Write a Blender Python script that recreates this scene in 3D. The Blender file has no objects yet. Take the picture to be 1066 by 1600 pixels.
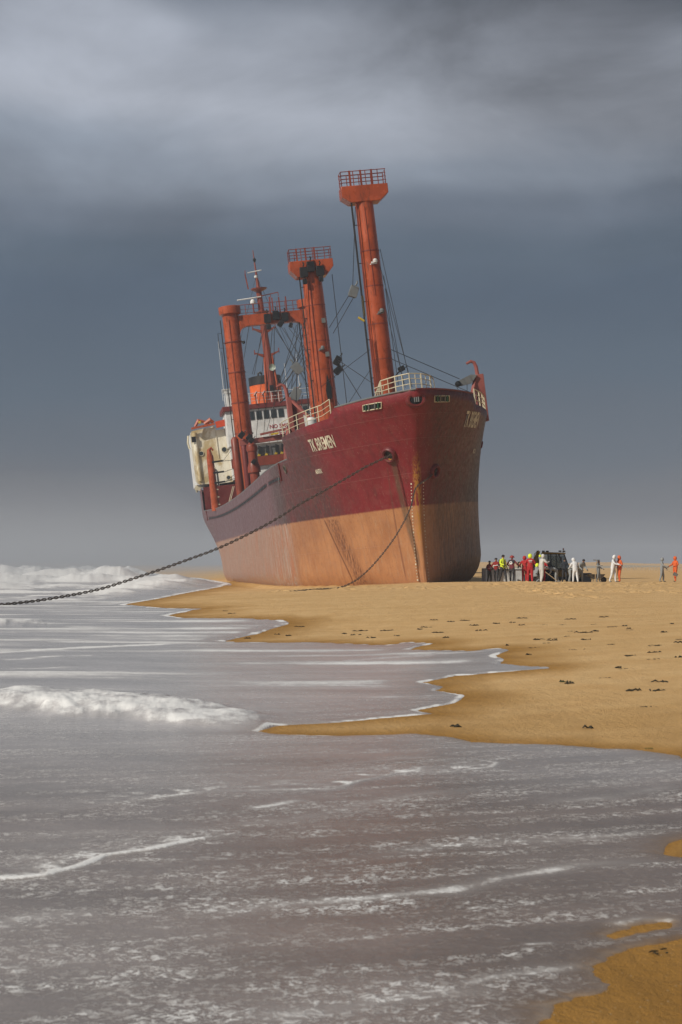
import bpy, math, random
import numpy as np
from mathutils import Vector, Matrix, Euler, Quaternion
random.seed(7); rng=np.random.default_rng(11)
R=math.radians
SC=bpy.context.scene
COL=SC.collection

# ------------------------------------------------------------------ camera
CAM_H=1.9
cam=bpy.data.cameras.new('camera'); co=bpy.data.objects.new('camera',cam); COL.objects.link(co)
cam.sensor_fit='VERTICAL'; cam.sensor_height=36.0; cam.lens=2400/1600*36.0
co.location=(0,0,CAM_H); co.rotation_euler=(R(90),0,0)
cam.shift_y=84/1600.0
cam.clip_start=.1; cam.clip_end=12000
cam.dof.use_dof=True; cam.dof.focus_distance=98.0; cam.dof.aperture_fstop=6.3
SC.camera=co

# ------------------------------------------------------------------ world: storm sky
SUN_AZ=50.0     # degrees to the left of straight behind the camera
SUN_EL=33.0
W=bpy.data.worlds.new('World'); SC.world=W; W.use_nodes=True
nt=W.node_tree; nt.nodes.clear()
def nn(t,**k):
    n=nt.nodes.new(t)
    for a,b in k.items(): setattr(n,a,b)
    return n
def ln(a,b): nt.links.new(a,b)
out=nn('ShaderNodeOutputWorld'); bg=nn('ShaderNodeBackground'); ln(bg.outputs[0],out.inputs[0])
SKY_STRENGTH=.1; HAZE_D=.00042
bg.inputs[1].default_value=SKY_STRENGTH
sky=nn('ShaderNodeTexSky',sky_type='NISHITA'); sky.sun_disc=False
sky.sun_elevation=R(SUN_EL)
sun_dir=Vector((-math.sin(R(SUN_AZ))*math.cos(R(SUN_EL)),-math.cos(R(SUN_AZ))*math.cos(R(SUN_EL)),math.sin(R(SUN_EL))))
sky.sun_rotation=math.atan2(sun_dir.x,sun_dir.y)
tc=nn('ShaderNodeTexCoord'); sep=nn('ShaderNodeSeparateXYZ'); ln(tc.outputs['Generated'],sep.inputs[0])
# slow cloud banks: bend the elevation with stretched noise, then read a ramp
mp=nn('ShaderNodeMapping'); mp.inputs['Scale'].default_value=(1.6,1.6,4.5); ln(tc.outputs['Generated'],mp.inputs[0])
n1=nn('ShaderNodeTexNoise'); n1.inputs['Scale'].default_value=1.5; n1.inputs['Detail'].default_value=4; n1.inputs['Roughness'].default_value=.5; n1.inputs['Distortion'].default_value=.4
ln(mp.outputs[0],n1.inputs['Vector'])
def m(op,a,b=None,c=None,clamp=False):
    n=nn('ShaderNodeMath',operation=op); n.use_clamp=clamp
    for i,v in enumerate((a,b,c)):
        if v is None: continue
        if isinstance(v,(int,float)): n.inputs[i].default_value=v
        else: ln(v,n.inputs[i])
    return n.outputs[0]
zz=m('ADD',sep.outputs['Z'],m('MULTIPLY',m('SUBTRACT',n1.outputs['Fac'],.5),.13))
ramp=nn('ShaderNodeValToRGB'); ln(m('MULTIPLY',zz,1.6,clamp=True),ramp.inputs[0])
def lin(c):
    return tuple(((v/255+.055)/1.055)**2.4 if v>10 else v/3294 for v in c)
stops=[(0,(112,113,119)),(.03,(101,104,113)),(.07,(91,100,113)),(.12,(86,99,114)),(.17,(81,94,110)),(.20,(85,97,111)),(.232,(101,110,123)),(.262,(126,134,146)),(.295,(150,155,165)),(.325,(140,145,155)),(.36,(104,110,120)),(.42,(84,89,99)),(.62,(92,98,108))]
cr=ramp.color_ramp; cr.interpolation='EASE'
while len(cr.elements)<len(stops): cr.elements.new(.5)
for e,(p,c) in zip(cr.elements,stops):
    e.position=min(1,p*1.6); e.color=(*lin(c),1)
# cloud texture on top
mp2=nn('ShaderNodeMapping'); mp2.inputs['Scale'].default_value=(2.2,2.2,4.2); mp2.inputs['Location'].default_value=(.3,.1,.7); ln(tc.outputs['Generated'],mp2.inputs[0])
n2=nn('ShaderNodeTexNoise'); n2.inputs['Scale'].default_value=2.2; n2.inputs['Detail'].default_value=6; n2.inputs['Roughness'].default_value=.55; n2.inputs['Distortion'].default_value=.35
ln(mp2.outputs[0],n2.inputs['Vector'])
amp=nn('ShaderNodeMapRange'); amp.inputs[1].default_value=.14; amp.inputs[2].default_value=.30; amp.inputs[3].default_value=.2; amp.inputs[4].default_value=2.3; ln(sep.outputs['Z'],amp.inputs[0])
var=m('ADD',1.0,m('MULTIPLY',m('SUBTRACT',n2.outputs['Fac'],.5),amp.outputs[0]))
# a lit gap in the cloud bank above the ship, a heavier mass up to the right
lobe=nn('ShaderNodeVectorMath',operation='DISTANCE'); mp3=nn('ShaderNodeMapping'); mp3.inputs['Scale'].default_value=(1,1,2.4); ln(tc.outputs['Generated'],mp3.inputs[0]); ln(mp3.outputs[0],lobe.inputs[0]); lobe.inputs[1].default_value=(-.05,.955,.70)
lr=nn('ShaderNodeMapRange'); lr.interpolation_type='SMOOTHSTEP'; lr.inputs[1].default_value=.0; lr.inputs[2].default_value=.24; lr.inputs[3].default_value=.20; lr.inputs[4].default_value=0; ln(lobe.outputs['Value'],lr.inputs[0])
lob2=nn('ShaderNodeVectorMath',operation='DISTANCE'); ln(mp3.outputs[0],lob2.inputs[0]); lob2.inputs[1].default_value=(.14,.93,.86)
lr2=nn('ShaderNodeMapRange'); lr2.interpolation_type='SMOOTHSTEP'; lr2.inputs[1].default_value=.0; lr2.inputs[2].default_value=.26; lr2.inputs[3].default_value=-.34; lr2.inputs[4].default_value=0; ln(lob2.outputs['Value'],lr2.inputs[0])
var=m('ADD',var,m('ADD',lr.outputs[0],lr2.outputs[0]))
cl=nn('ShaderNodeVectorMath',operation='SCALE'); ln(ramp.outputs[0],cl.inputs[0]); ln(m('MULTIPLY',var,1/SKY_STRENGTH),cl.inputs['Scale'])
# broken cover towards the sun (behind and left of the camera)
dt=nn('ShaderNodeVectorMath',operation='DOT_PRODUCT'); ln(tc.outputs['Generated'],dt.inputs[0]); dt.inputs[1].default_value=tuple(sun_dir)
brk=nn('ShaderNodeMapRange'); brk.inputs[1].default_value=.1; brk.inputs[2].default_value=.8; brk.inputs[3].default_value=.03; brk.inputs[4].default_value=.22; ln(dt.outputs['Value'],brk.inputs[0])
mx=nn('ShaderNodeMix',data_type='RGBA'); ln(brk.outputs[0],mx.inputs['Factor']); ln(cl.outputs[0],mx.inputs['A']); ln(sky.outputs[0],mx.inputs['B'])
ln(mx.outputs['Result'],bg.inputs[0])

sl=bpy.data.lights.new('sun','SUN'); sl.energy=4.0; sl.angle=R(.6); sl.color=(1,.93,.82)
so=bpy.data.objects.new('sun',sl); COL.objects.link(so)
so.rotation_euler=(-sun_dir).to_track_quat('-Z','Y').to_euler(); so.location=(-40,-40,60)
vs=SC.view_settings; vs.view_transform='Standard'; vs.look='None'; vs.exposure=0.0; vs.gamma=1; vs.use_curve_mapping=False
SC.cycles.volume_step_rate=4; SC.cycles.volume_bounces=0; SC.cycles.max_bounces=6

# ------------------------------------------------------------------ materials
MATS={}
class NT:
    def __init__(s,name):
        s.m=bpy.data.materials.new(name); s.m.use_nodes=True; s.t=s.m.node_tree; s.b=s.t.nodes['Principled BSDF']
        s.b.inputs['Specular IOR Level'].default_value=.4
        s.tc=None
    def n(s,t,**k):
        x=s.t.nodes.new(t)
        for a,b in k.items(): setattr(x,a,b)
        return x
    def l(s,a,b): s.t.links.new(a,b)
    def set(s,i,v):
        if isinstance(v,(int,float,tuple,list)): s.b.inputs[i].default_value=(tuple(v)+(1,) if isinstance(v,(tuple,list)) and len(v)==3 else v)
        else: s.l(v,s.b.inputs[i])
    def co(s,kind='Object',scale=None,loc=None):
        if s.tc is None: s.tc=s.n('ShaderNodeTexCoord')
        o=s.tc.outputs[kind]
        if scale or loc:
            mpn=s.n('ShaderNodeMapping'); s.l(o,mpn.inputs[0])
            if scale: mpn.inputs['Scale'].default_value=scale
            if loc: mpn.inputs['Location'].default_value=loc
            o=mpn.outputs[0]
        return o
    def world(s,scale=None,loc=None):
        g=s.n('ShaderNodeNewGeometry'); o=g.outputs['Position']
        if scale or loc:
            mpn=s.n('ShaderNodeMapping'); s.l(o,mpn.inputs[0])
            if scale: mpn.inputs['Scale'].default_value=scale
            if loc: mpn.inputs['Location'].default_value=loc
            o=mpn.outputs[0]
        return o
    def noise(s,vec,scale,detail=3,rough=.5,dist=0):
        x=s.n('ShaderNodeTexNoise'); s.l(vec,x.inputs['Vector']); x.inputs['Scale'].default_value=scale; x.inputs['Detail'].default_value=detail; x.inputs['Roughness'].default_value=rough; x.inputs['Distortion'].default_value=dist
        return x.outputs['Fac']
    def math(s,op,a,b=None,c=None,clamp=False):
        x=s.n('ShaderNodeMath',operation=op); x.use_clamp=clamp
        for i,v in enumerate((a,b,c)):
            if v is None: continue
            if isinstance(v,(int,float)): x.inputs[i].default_value=v
            else: s.l(v,x.inputs[i])
        return x.outputs[0]
    def rng(s,v,a,b,c=0,d=1):
        x=s.n('ShaderNodeMapRange'); x.interpolation_type='SMOOTHSTEP'; s.l(v,x.inputs[0])
        for i,q in zip((1,2,3,4),(a,b,c,d)): x.inputs[i].default_value=q
        return x.outputs[0]
    def mix(s,f,a,b):
        x=s.n('ShaderNodeMix',data_type='RGBA')
        for k,v in (('Factor',f),('A',a),('B',b)):
            if isinstance(v,(int,float)): x.inputs[k].default_value=v
            elif isinstance(v,(tuple,list)): x.inputs[k].default_value=(*v,1)[:4]
            else: s.l(v,x.inputs[k])
        return x.outputs['Result']
    def bump(s,h,strength,dist=.02):
        x=s.n('ShaderNodeBump'); s.l(h,x.inputs['Height']); x.inputs['Strength'].default_value=strength; x.inputs['Distance'].default_value=dist
        s.l(x.outputs[0],s.b.inputs['Normal'])

def paint(name,c,rough=.45,rust=0.0,dirt=.25,rustc=(.16,.06,.02),metal=0,streak=True,scale=1.0,var=.25):
    if name in MATS: return MATS[name]
    t=NT(name); v=t.co('Object')
    n=t.noise(v,.9*scale,4,.6); c2=tuple(x*(1-var*1.1) for x in c)
    col=t.mix(t.rng(n,.3,.7),c2,c)
    if streak:
        sv=t.co('Object',(3*scale,3*scale,.35*scale)); sn=t.noise(sv,1.5,4,.65)
        col=t.mix(t.math('MULTIPLY',t.rng(sn,.5,.75),dirt),col,tuple(x*.45+.01 for x in c))
        if rust>0:
            sn2=t.noise(t.co('Object',(2.2*scale,2.2*scale,.5*scale),(3,5,1)),2.2,6,.7)
            col=t.mix(t.math('MULTIPLY',t.rng(sn2,.52,.66),rust),col,rustc)
    t.set('Base Color',col); t.set('Roughness',t.rng(n,.2,.8,max(.05,rough-.1),min(1,rough+.15))); t.set('Metallic',float(metal))
    t.bump(t.noise(v,14*scale,3,.6),.15,.01)
    MATS[name]=t.m; return t.m
def cloth(name,c,rough=.85):
    if name in MATS: return MATS[name]
    t=NT(name); v=t.co('Object')
    n=t.noise(v,9,3,.6)
    t.set('Base Color',t.mix(n,tuple(x*.7 for x in c),tuple(min(1,x*1.15) for x in c))); t.set('Roughness',rough)
    t.bump(t.noise(v,7,3,.6,.6),.6,.05)
    MATS[name]=t.m; return t.m

# ------------------------------------------------------------------ mesh helpers
class MB:
    def __init__(s): s.v=[]; s.f=[]; s.mi=[]; s.cur=0
    def add(s,vs,fs):
        b=len(s.v); s.v+= [tuple(p) for p in vs]; s.f+=[tuple(b+i for i in q) for q in fs]; s.mi+=[s.cur]*len(fs); return s
    def hexa(s,p):   # eight corners, bottom ring then top ring
        return s.add(p,[(3,2,1,0),(4,5,6,7),(0,1,5,4),(1,2,6,5),(2,3,7,6),(3,0,4,7)])
    def box(s,x0,x1,y0,y1,z0,z1,M=None):
        p=[(x0,y0,z0),(x1,y0,z0),(x1,y1,z0),(x0,y1,z0),(x0,y0,z1),(x1,y0,z1),(x1,y1,z1),(x0,y1,z1)]
        if M: p=[M@Vector(q) for q in p]
        return s.hexa(p)
    def beam(s,a,b,w,h,up=(0,0,1)):
        a=Vector(a); b=Vector(b); d=(b-a).normalized(); u=Vector(up)
        if abs(d.dot(u))>.98: u=Vector((0,1,0))
        x=d.cross(u).normalized()*w/2; z=x.cross(d).normalized()*h/2
        return s.hexa([a-x-z,a+x-z,b+x-z,b-x-z,a-x+z,a+x+z,b+x+z,b-x+z])
    def tube(s,pts,r,seg=6,caps=True):
        pts=[Vector(p) for p in pts]; n=len(pts)
        rs=r if isinstance(r,(list,tuple)) else [r]*n
        vs=[]; prev=None
        for i,p in enumerate(pts):
            d=(pts[min(i+1,n-1)]-pts[max(i-1,0)]).normalized()
            if prev is None:
                u=Vector((0,0,1)) if abs(d.z)<.9 else Vector((1,0,0)); x=d.cross(u).normalized()
            else: x=(prev-d*prev.dot(d)).normalized()
            prev=x; y=d.cross(x)
            for k in range(seg):
                a=2*math.pi*k/seg; vs.append(p+(x*math.cos(a)+y*math.sin(a))*rs[i])
        fs=[(i*seg+k,i*seg+(k+1)%seg,(i+1)*seg+(k+1)%seg,(i+1)*seg+k) for i in range(n-1) for k in range(seg)]
        if caps: fs+=[tuple(range(seg))[::-1],tuple((n-1)*seg+k for k in range(seg))]
        return s.add(vs,fs)
    def lathe(s,prof,c=(0,0,0),seg=24,M=None):
        vs=[]; n=len(prof)
        for r,z in prof:
            for k in range(seg):
                a=2*math.pi*k/seg; q=Vector((r*math.cos(a),r*math.sin(a),z)); q=(M@q) if M else q
                vs.append(q+Vector(c))
        fs=[(i*seg+k,i*seg+(k+1)%seg,(i+1)*seg+(k+1)%seg,(i+1)*seg+k) for i in range(n-1) for k in range(seg)]
        if prof[0][0]>1e-4: fs.append(tuple(range(seg))[::-1])
        if prof[-1][0]>1e-4: fs.append(tuple((n-1)*seg+k for k in range(seg)))
        return s.add(vs,fs)
    def prism(s,poly,y0,y1,M=None):   # polygon in x,z extruded along y
        n=len(poly); p=[(a,y0,b) for a,b in poly]+[(a,y1,b) for a,b in poly]
        if M: p=[M@Vector(q) for q in p]
        return s.add(p,[tuple(range(n)),tuple(range(2*n-1,n-1,-1))]+[(i,i+n,(i+1)%n+n,(i+1)%n) for i in range(n)])
    def mesh(s,name,mats,smooth=35):
        me=bpy.data.meshes.new(name); me.from_pydata([tuple(v) for v in s.v],[],s.f); me.validate()
        if not isinstance(mats,(list,tuple)): mats=[mats]
        for q in mats: me.materials.append(q)
        if len(mats)>1 and len(me.polygons)==len(s.mi): me.polygons.foreach_set('material_index',s.mi)
        import bmesh
        bm=bmesh.new(); bm.from_mesh(me); bmesh.ops.recalc_face_normals(bm,faces=bm.faces); bm.to_mesh(me); bm.free()
        if smooth: me.shade_smooth(); me.set_sharp_from_angle(angle=R(smooth))
        return me
    def build(s,name,mats,parent=None,smooth=35,bevel=0):
        o=bpy.data.objects.new(name,s.mesh(name,mats,smooth)); COL.objects.link(o)
        if parent: o.parent=parent
        if bevel:
            b=o.modifiers.new('bevel','BEVEL'); b.width=bevel; b.segments=2; b.limit_method='ANGLE'; b.angle_limit=R(40)
        return o
def tag(o,label=None,cat=None,group=None,kind=None):
    if label: o['label']=label
    if cat: o['category']=cat
    if group: o['group']=group
    if kind: o['kind']=kind
    return o
def empty(name,loc=(0,0,0),rot=(0,0,0),parent=None):
    o=bpy.data.objects.new(name,None); COL.objects.link(o); o.location=loc; o.rotation_euler=rot
    if parent: o.parent=parent
    return o

# ------------------------------------------------------------------ value noise in numpy (for terrain and surf)
_G=rng.random((256,256))
def vn(x,y):
    xi=np.floor(x).astype(int); yi=np.floor(y).astype(int); fx=x-xi; fy=y-yi
    fx=fx*fx*(3-2*fx); fy=fy*fy*(3-2*fy)
    a=_G[xi&255,yi&255]; b=_G[(xi+1)&255,yi&255]; c=_G[xi&255,(yi+1)&255]; d=_G[(xi+1)&255,(yi+1)&255]
    return (a*(1-fx)+b*fx)*(1-fy)+(c*(1-fx)+d*fx)*fy
def fbm(x,y,o=4,g=.5):
    s=0; a=1; t=0
    for i in range(o):
        s=s+a*vn(x+i*17.3,y+i*31.7); t+=a; a*=g; x=x*2.03; y=y*2.03
    return s/t
SHORE=[(0,-30),(1,0),(2.5,10),(3,20),(2,30),(0,45),(-6,62),(-11,75),(-11,120),(-13,160),(-22,230),(-70,450),(-170,800),(-520,1250),(-3000,2800)]
def seg_sd(X,Y,pts):
    """distance to an open polyline, positive on its right-hand (land) side"""
    best=np.full(X.shape,1e9); sg=np.ones(X.shape)
    for (x0,y0),(x1,y1) in zip(pts[:-1],pts[1:]):
        dx,dy=x1-x0,y1-y0; L2=dx*dx+dy*dy
        t=np.clip(((X-x0)*dx+(Y-y0)*dy)/L2,0,1)
        ex,ey=X-(x0+t*dx),Y-(y0+t*dy); e=np.hypot(ex,ey)
        c=dx*ey-dy*ex
        m=e<best; best=np.where(m,e,best); sg=np.where(m,np.where(c<0,1,-1),sg)
    return best*sg
def H0(X,Y):
    d=seg_sd(X,Y,SHORE)
    h=np.where(d>0,.95*(1-np.exp(-np.abs(d)/15)),-.25*(1-np.exp(-np.abs(d)/10)))
    land=1/(1+np.exp(-np.clip((X+6)/2,-30,30)))
    h=h+.10*np.exp(-((Y-93)/6)**2)*land
    dip=1/(1+np.exp(-np.clip((Y-106)/2.5,-30,30)))/(1+np.exp(-np.clip((X-11)/1.5,-30,30)))*np.exp(-np.maximum(0,Y-130)/60)
    return h-.42*dip
# swash outline, foam lines, chains and weed in metres on the beach
EDGE= [(0.4, 5.76), (0.7, 6.25), (0.87, 6.62), (1.14, 6.96), (1.23, 7.35), (1.35, 7.58), (1.53, 7.76), (1.75, 7.88), (2.0, 7.91), (2.4, 8.15), (4.31, 14.65), (3.65, 14.66), (3.3, 14.87), (3.23, 15.28), (2.95, 15.86), (2.48, 16.19), (2.18, 16.48), (1.45, 16.81), (1.24, 17.35), (0.87, 17.77), (0.49, 17.7), (-0.1, 17.73), (-0.7, 17.96), (-0.98, 18.36), (-0.82, 19.0), (-0.1, 19.18), (0.55, 19.71), (1.2, 20.16), (1.01, 20.65), (1.61, 21.65), (1.85, 22.82), (1.45, 23.74), (1.62, 24.42), (1.35, 25.42), (1.97, 26.65), (2.77, 26.91), (3.71, 27.07), (3.7, 27.56), (3.31, 28.19), (3.03, 29.1), (3.22, 30.05), (3.13, 31.04), (3.64, 32.68), (3.43, 33.32), (2.78, 33.03), (1.54, 34.63), (1.89, 35.72), (2.26, 36.13), (1.67, 37.51), (1.03, 36.81), (-0.53, 38.66), (-2.18, 39.29), (-3.13, 39.91), (-2.41, 43.51), (-1.65, 50.68), (-2.05, 53.0), (-3.53, 55.39), (-5.74, 56.67), (-6.73, 59.56), (-6.27, 64.62), (-5.85, 65.26), (-7.73, 67.98), (-8.73, 70.29), (-10.45, 74.23), (-10.39, 78.4), (-10.27, 87.1), (-10.69, 110.08), (-10.4, 132.79)]
ISLES=[[(1.4, 7.97), (1.53, 8.1), (1.73, 8.2), (1.71, 8.11), (1.56, 8.01), (1.41, 7.91)],[(2.13, 10.16), (2.25, 10.55), (2.43, 10.78), (2.56, 10.65), (2.38, 9.91), (2.2, 10.04)]]
FOAM={"boreA": [(-5.31, 21.47), (-4.71, 21.21), (-4.13, 20.97), (-3.56, 20.71), (-3.0, 20.38), (-2.43, 19.89), (-1.88, 19.41), (-1.44, 18.87), (-1.06, 18.45)] ,
"boreB": [(-12.09, 48.93), (-10.92, 49.17), (-10.46, 50.93), (-10.48, 54.54)] ,
"frontC": [(-2.29, 9.27), (-2.09, 9.41), (-1.83, 9.5), (-1.68, 9.78), (-1.56, 10.15), (-1.31, 10.36), (-1.04, 10.73), (-0.68, 11.04)] ,
"lobeD": [(-2.56, 11.54), (-1.95, 12.23), (-1.1, 13.04), (-0.07, 13.11), (0.15, 13.58), (0.51, 14.1), (0.98, 14.15), (1.4, 14.49), (1.51, 14.84), (1.31, 15.17), (0.81, 15.36)] ,
"s1": [(-0.82, 8.49), (-0.41, 8.69), (0.03, 8.82), (0.63, 9.02), (1.05, 9.44), (1.5, 9.8), (2.12, 9.84)] ,
"s2": [(-0.77, 12.11), (-0.53, 12.3), (-0.28, 12.6)] ,
"s3": [(0.11, 10.17), (0.64, 10.46), (1.18, 10.64), (1.78, 10.76), (2.45, 11.04)] ,
"s4": [(-1.94, 8.13), (-1.83, 8.23), (-1.6, 8.46), (-1.29, 8.53)] ,
"s5": [(-0.42, 6.55), (-0.15, 6.61), (0.08, 6.72), (0.34, 6.89), (0.74, 6.94)] ,
"s6": [(0.49, 7.0), (0.8, 7.19), (1.21, 7.39)] ,
"s7": [(1.41, 8.14), (1.61, 8.27), (1.83, 8.25)] ,
"s8": [(0.91, 7.76), (1.09, 7.78)] ,
"s9": [(-8.02, 32.44), (-7.48, 33.68), (-6.53, 35.4), (-5.44, 36.99), (-3.1, 39.58)] ,
"s10": [(-6.73, 30.29), (-5.92, 32.1), (-4.99, 32.57)] ,
"s11": [(-6.26, 28.17), (-5.57, 28.24), (-4.86, 28.94)] ,
"s12": [(-3.42, 24.64), (-2.4, 24.7), (-1.16, 24.72), (-0.13, 24.87), (1.85, 26.54)] ,
"s13": [(-0.41, 30.07), (0.88, 31.6), (2.26, 32.44), (3.49, 32.6)] ,
"s14": [(-0.2, 14.68), (0.55, 15.29), (1.07, 15.37)] ,
"s15": [(1.57, 12.29), (2.18, 12.53), (2.9, 13.08)] ,
"s16": [(-0.87, 11.38), (-0.4, 11.56), (0.57, 12.77), (1.47, 13.19)] ,
"s17": [(-2.39, 10.75), (-1.89, 11.01), (-1.3, 11.0), (-0.77, 11.32)] ,
"s18": [(0.0, 19.17), (0.72, 19.85), (1.2, 20.08)] ,
"s19": [(0.25, 22.57), (1.01, 22.6), (1.83, 22.84)] ,}
CHAIN1=[(2.68, 94.6, 8.68), (1.56, 93.64, 7.95), (0.46, 92.68, 7.27), (-0.95, 91.41, 6.39), (-2.37, 90.11, 5.54), (-3.81, 88.74, 4.56), (-5.38, 87.2, 3.64), (-6.89, 85.65, 2.86), (-8.34, 84.11, 2.25), (-9.74, 82.57, 1.69), (-11.22, 80.86, 1.13), (-12.63, 79.14, 0.65), (-14.61, 76.57, 0.24), (-16.43, 74.0, 0.02)]
CHAIN2=[(4.87, 94.2, 6.69, 0.72), (4.66, 94.02, 6.17, 0.71), (4.21, 93.64, 5.37, 0.7), (3.37, 92.9, 3.8, 0.68), (2.18, 91.85, 2.24, 0.65), (1.02, 90.8, 1.14, 0.61), (-0.11, 89.75, 0.52, 0.56), (-1.04, 88.88, 0.23, 0.52), (-1.94, 88.0, 0.14, 0.47)]
WEED=[(2.93, 47.83), (3.32, 46.33), (3.77, 46.67), (3.78, 43.44), (4.46, 43.9), (5.53, 42.01), (5.93, 41.6), (6.75, 41.2), (6.88, 39.58), (7.36, 39.87), (7.09, 37.66), (5.76, 38.22), (5.91, 37.45), (5.32, 36.19), (4.78, 35.54), (4.86, 34.94), (4.53, 33.98), (4.08, 32.73), (4.8, 31.45), (5.7, 32.49), (5.45, 28.94), (5.69, 27.83), (6.39, 31.48), (7.27, 33.16), (6.11, 28.06), (4.8, 26.07), (4.24, 24.54), (3.54, 24.28), (3.52, 23.93), (3.98, 19.9), (1.41, 18.43), (2.57, 38.28), (2.22, 42.88), (-4.66, 61.79), (-4.23, 59.32), (1.54, 7.58), (3.16, 15.7)]
# ------------------------------------------------------------------ the stranded ship
HL=116.0; HB=7.6
def top_h(d,side):
    # top edge of plating; side -1 starboard, +1 port
    dk=10.35+0.75*max(0,1-d/13.0)          # forecastle deck edge
    if d<3.4: return 11.75-0.06*d
    if d<3.9: return 11.55+(dk+.05-11.55)*(d-3.4)/.5
    if d<9.6: return dk+.05
    if d<9.9: return dk+.05+(9.2-dk-.05)*(d-9.6)/.3
    if d<100: return 8.55+.5*((d-57)/43.)**2
    if d<100.3: return 9.05+(11.9-9.05)*(d-100)/.3
    return 11.9+.3*(d-100)/16
def rake(h):
    q=max(0,h)/11.7
    return 4.0*q**2.2
def half_b(d,h):
    q=min(1,max(0,h/11.0))
    du=min(1,d/14.0); bd=(1-(1-du)**2.3)**.72
    wu=min(1,d/21.0); bw=(1-(1-wu)**2.1)**.95
    w=q**1.9
    b=HB*(bw*(1-w)+bd*w)
    # bilge
    r=2.4; hb=h+1.0
    if hb<r:
        k=r-math.sqrt(max(0,r*r-(r-hb)**2)); b=max(b-k*min(1,b/3),b*.3)
    # stern run
    if d>88:
        k=((d-88)/28.)**1.6; b*=1-.8*k*max(0,1-max(0,h)/8.)**1.2
        b*= 1-.35*max(0,(d-104)/12.)**2
    if d>90: b*=1+.13*min(1,(d-90)/10.)*min(1,max(0,(h-1)/8.))
    return b
def hull_pt(side,d,h):
    f=max(0,1-d/14.0)
    s=d-rake(h)*f
    return (side*(half_b(d,h)+.07*(1-min(1,d/.5))),s,h)
def poly_sd(X,Y,P):
    """signed distance, positive inside"""
    best=np.full(X.shape,1e9); ins=np.zeros(X.shape,bool); n=len(P)
    for i in range(n):
        x0,y0=P[i]; x1,y1=P[(i+1)%n]
        dx,dy=x1-x0,y1-y0; L2=dx*dx+dy*dy+1e-12
        t=np.clip(((X-x0)*dx+(Y-y0)*dy)/L2,0,1)
        best=np.minimum(best,np.hypot(X-(x0+t*dx),Y-(y0+t*dy)))
        if abs(y1-y0)>1e-9:
            c=((y0>Y)!=(y1>Y))&(X<(x1-x0)*(Y-y0)/(y1-y0)+x0); ins^=c
    return np.where(ins,best,-best)
def line_d(X,Y,P,aniso=1.0):
    best=np.full(X.shape,1e9); side=np.zeros(X.shape); par=np.zeros(X.shape)
    n=len(P)-1
    for i in range(n):
        x0,y0=P[i]; x1,y1=P[i+1]; dx,dy=x1-x0,y1-y0; L2=dx*dx+dy*dy+1e-12
        t=np.clip(((X-x0)*dx+(Y-y0)*dy)/L2,0,1); ex=X-(x0+t*dx); ey=Y-(y0+t*dy); e=np.hypot(ex,ey)
        m=e<best; best=np.where(m,e,best); side=np.where(m,np.sign(dx*ey-dy*ex),side); par=np.where(m,(i+t)/n,par)
    return best,side,par

FPR=[]   # footprints trodden into the berm
r2=random.Random(3)
def trail(x0,y0,x1,y1,n,spread=.15):
    for i in range(n):
        t=(i+.5)/n; FPR.append((x0+(x1-x0)*t+r2.uniform(-spread,spread)+(.12 if i%2 else -.12),y0+(y1-y0)*t+r2.uniform(-.2,.2)))
trail(9.4,62,9.6,84,34,.25); trail(10.5,60,9.0,80,26,.3); trail(11,86,17,62,44,.3); trail(15,88,17.5,66,30,.3); trail(9.5,78,14.5,66,26,.4); trail(6,80,9,90,16,.8)
for i in range(190): FPR.append((r2.uniform(-4,20),r2.gauss(87,3.5)))
for i in range(60): FPR.append((r2.uniform(8,20),r2.uniform(66,90)))
FPR=[(a,b) for a,b in FPR if b<93]

def H(X,Y):
    h=H0(X,Y)
    near=np.clip(1-Y/200,0,1)
    h=h+near*(.035*(fbm(X*.25,Y*.12,3)-.5)*np.clip((Y-12)/20,0,1)+.006*(fbm(X*2.2,Y*1.4,3)-.5)+.03*(fbm(X*.9+5,Y*.5,3)-.5)*np.clip((Y-60)/20,0,1))
    # scour and piled sand against the bow
    h=h+.16*np.exp(-(((X-6.5)/7)**2+((Y-92.5)/2.2)**2))
    return h
def beach_extra(X,Y,h):
    for fx,fy in FPR:
        pass
    return h

def grid_object(name,xs_over_y,ys,fn,mat,attrs=False):
    U,Yv=np.meshgrid(xs_over_y,ys); X=U*Yv
    Z,A=fn(X,Yv)
    nr,nc=X.shape
    co_=np.stack([X,Yv,Z],-1).reshape(-1,3).astype(np.float32)
    idx=np.arange(nr*nc).reshape(nr,nc)
    q=np.stack([idx[:-1,:-1],idx[:-1,1:],idx[1:,1:],idx[1:,:-1]],-1).reshape(-1,4)
    if A is not None and 'keep' in A:
        k=A['keep']; kk=(k[:-1,:-1]|k[:-1,1:]|k[1:,1:]|k[1:,:-1]).reshape(-1); q=q[kk]
        used=np.zeros(nr*nc,bool); used[q.reshape(-1)]=True
        remap=np.cumsum(used)-1; co_=co_[used]; q=remap[q]
    else: used=np.ones(nr*nc,bool)
    me=bpy.data.meshes.new(name); me.vertices.add(len(co_)); me.vertices.foreach_set('co',co_.ravel())
    me.loops.add(q.size); me.loops.foreach_set('vertex_index',q.astype(np.int32).ravel())
    me.polygons.add(len(q)); me.polygons.foreach_set('loop_start',np.arange(0,q.size,4,dtype=np.int32)); me.polygons.foreach_set('loop_total',np.full(len(q),4,np.int32))
    me.update(calc_edges=True); me.shade_smooth()
    if A:
        for k,v in A.items():
            if k=='keep': continue
            at=me.attributes.new(k,'FLOAT','POINT'); at.data.foreach_set('value',v.reshape(-1)[used].astype(np.float32))
    me.materials.append(mat)
    o=bpy.data.objects.new(name,me); COL.objects.link(o); return o

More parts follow.
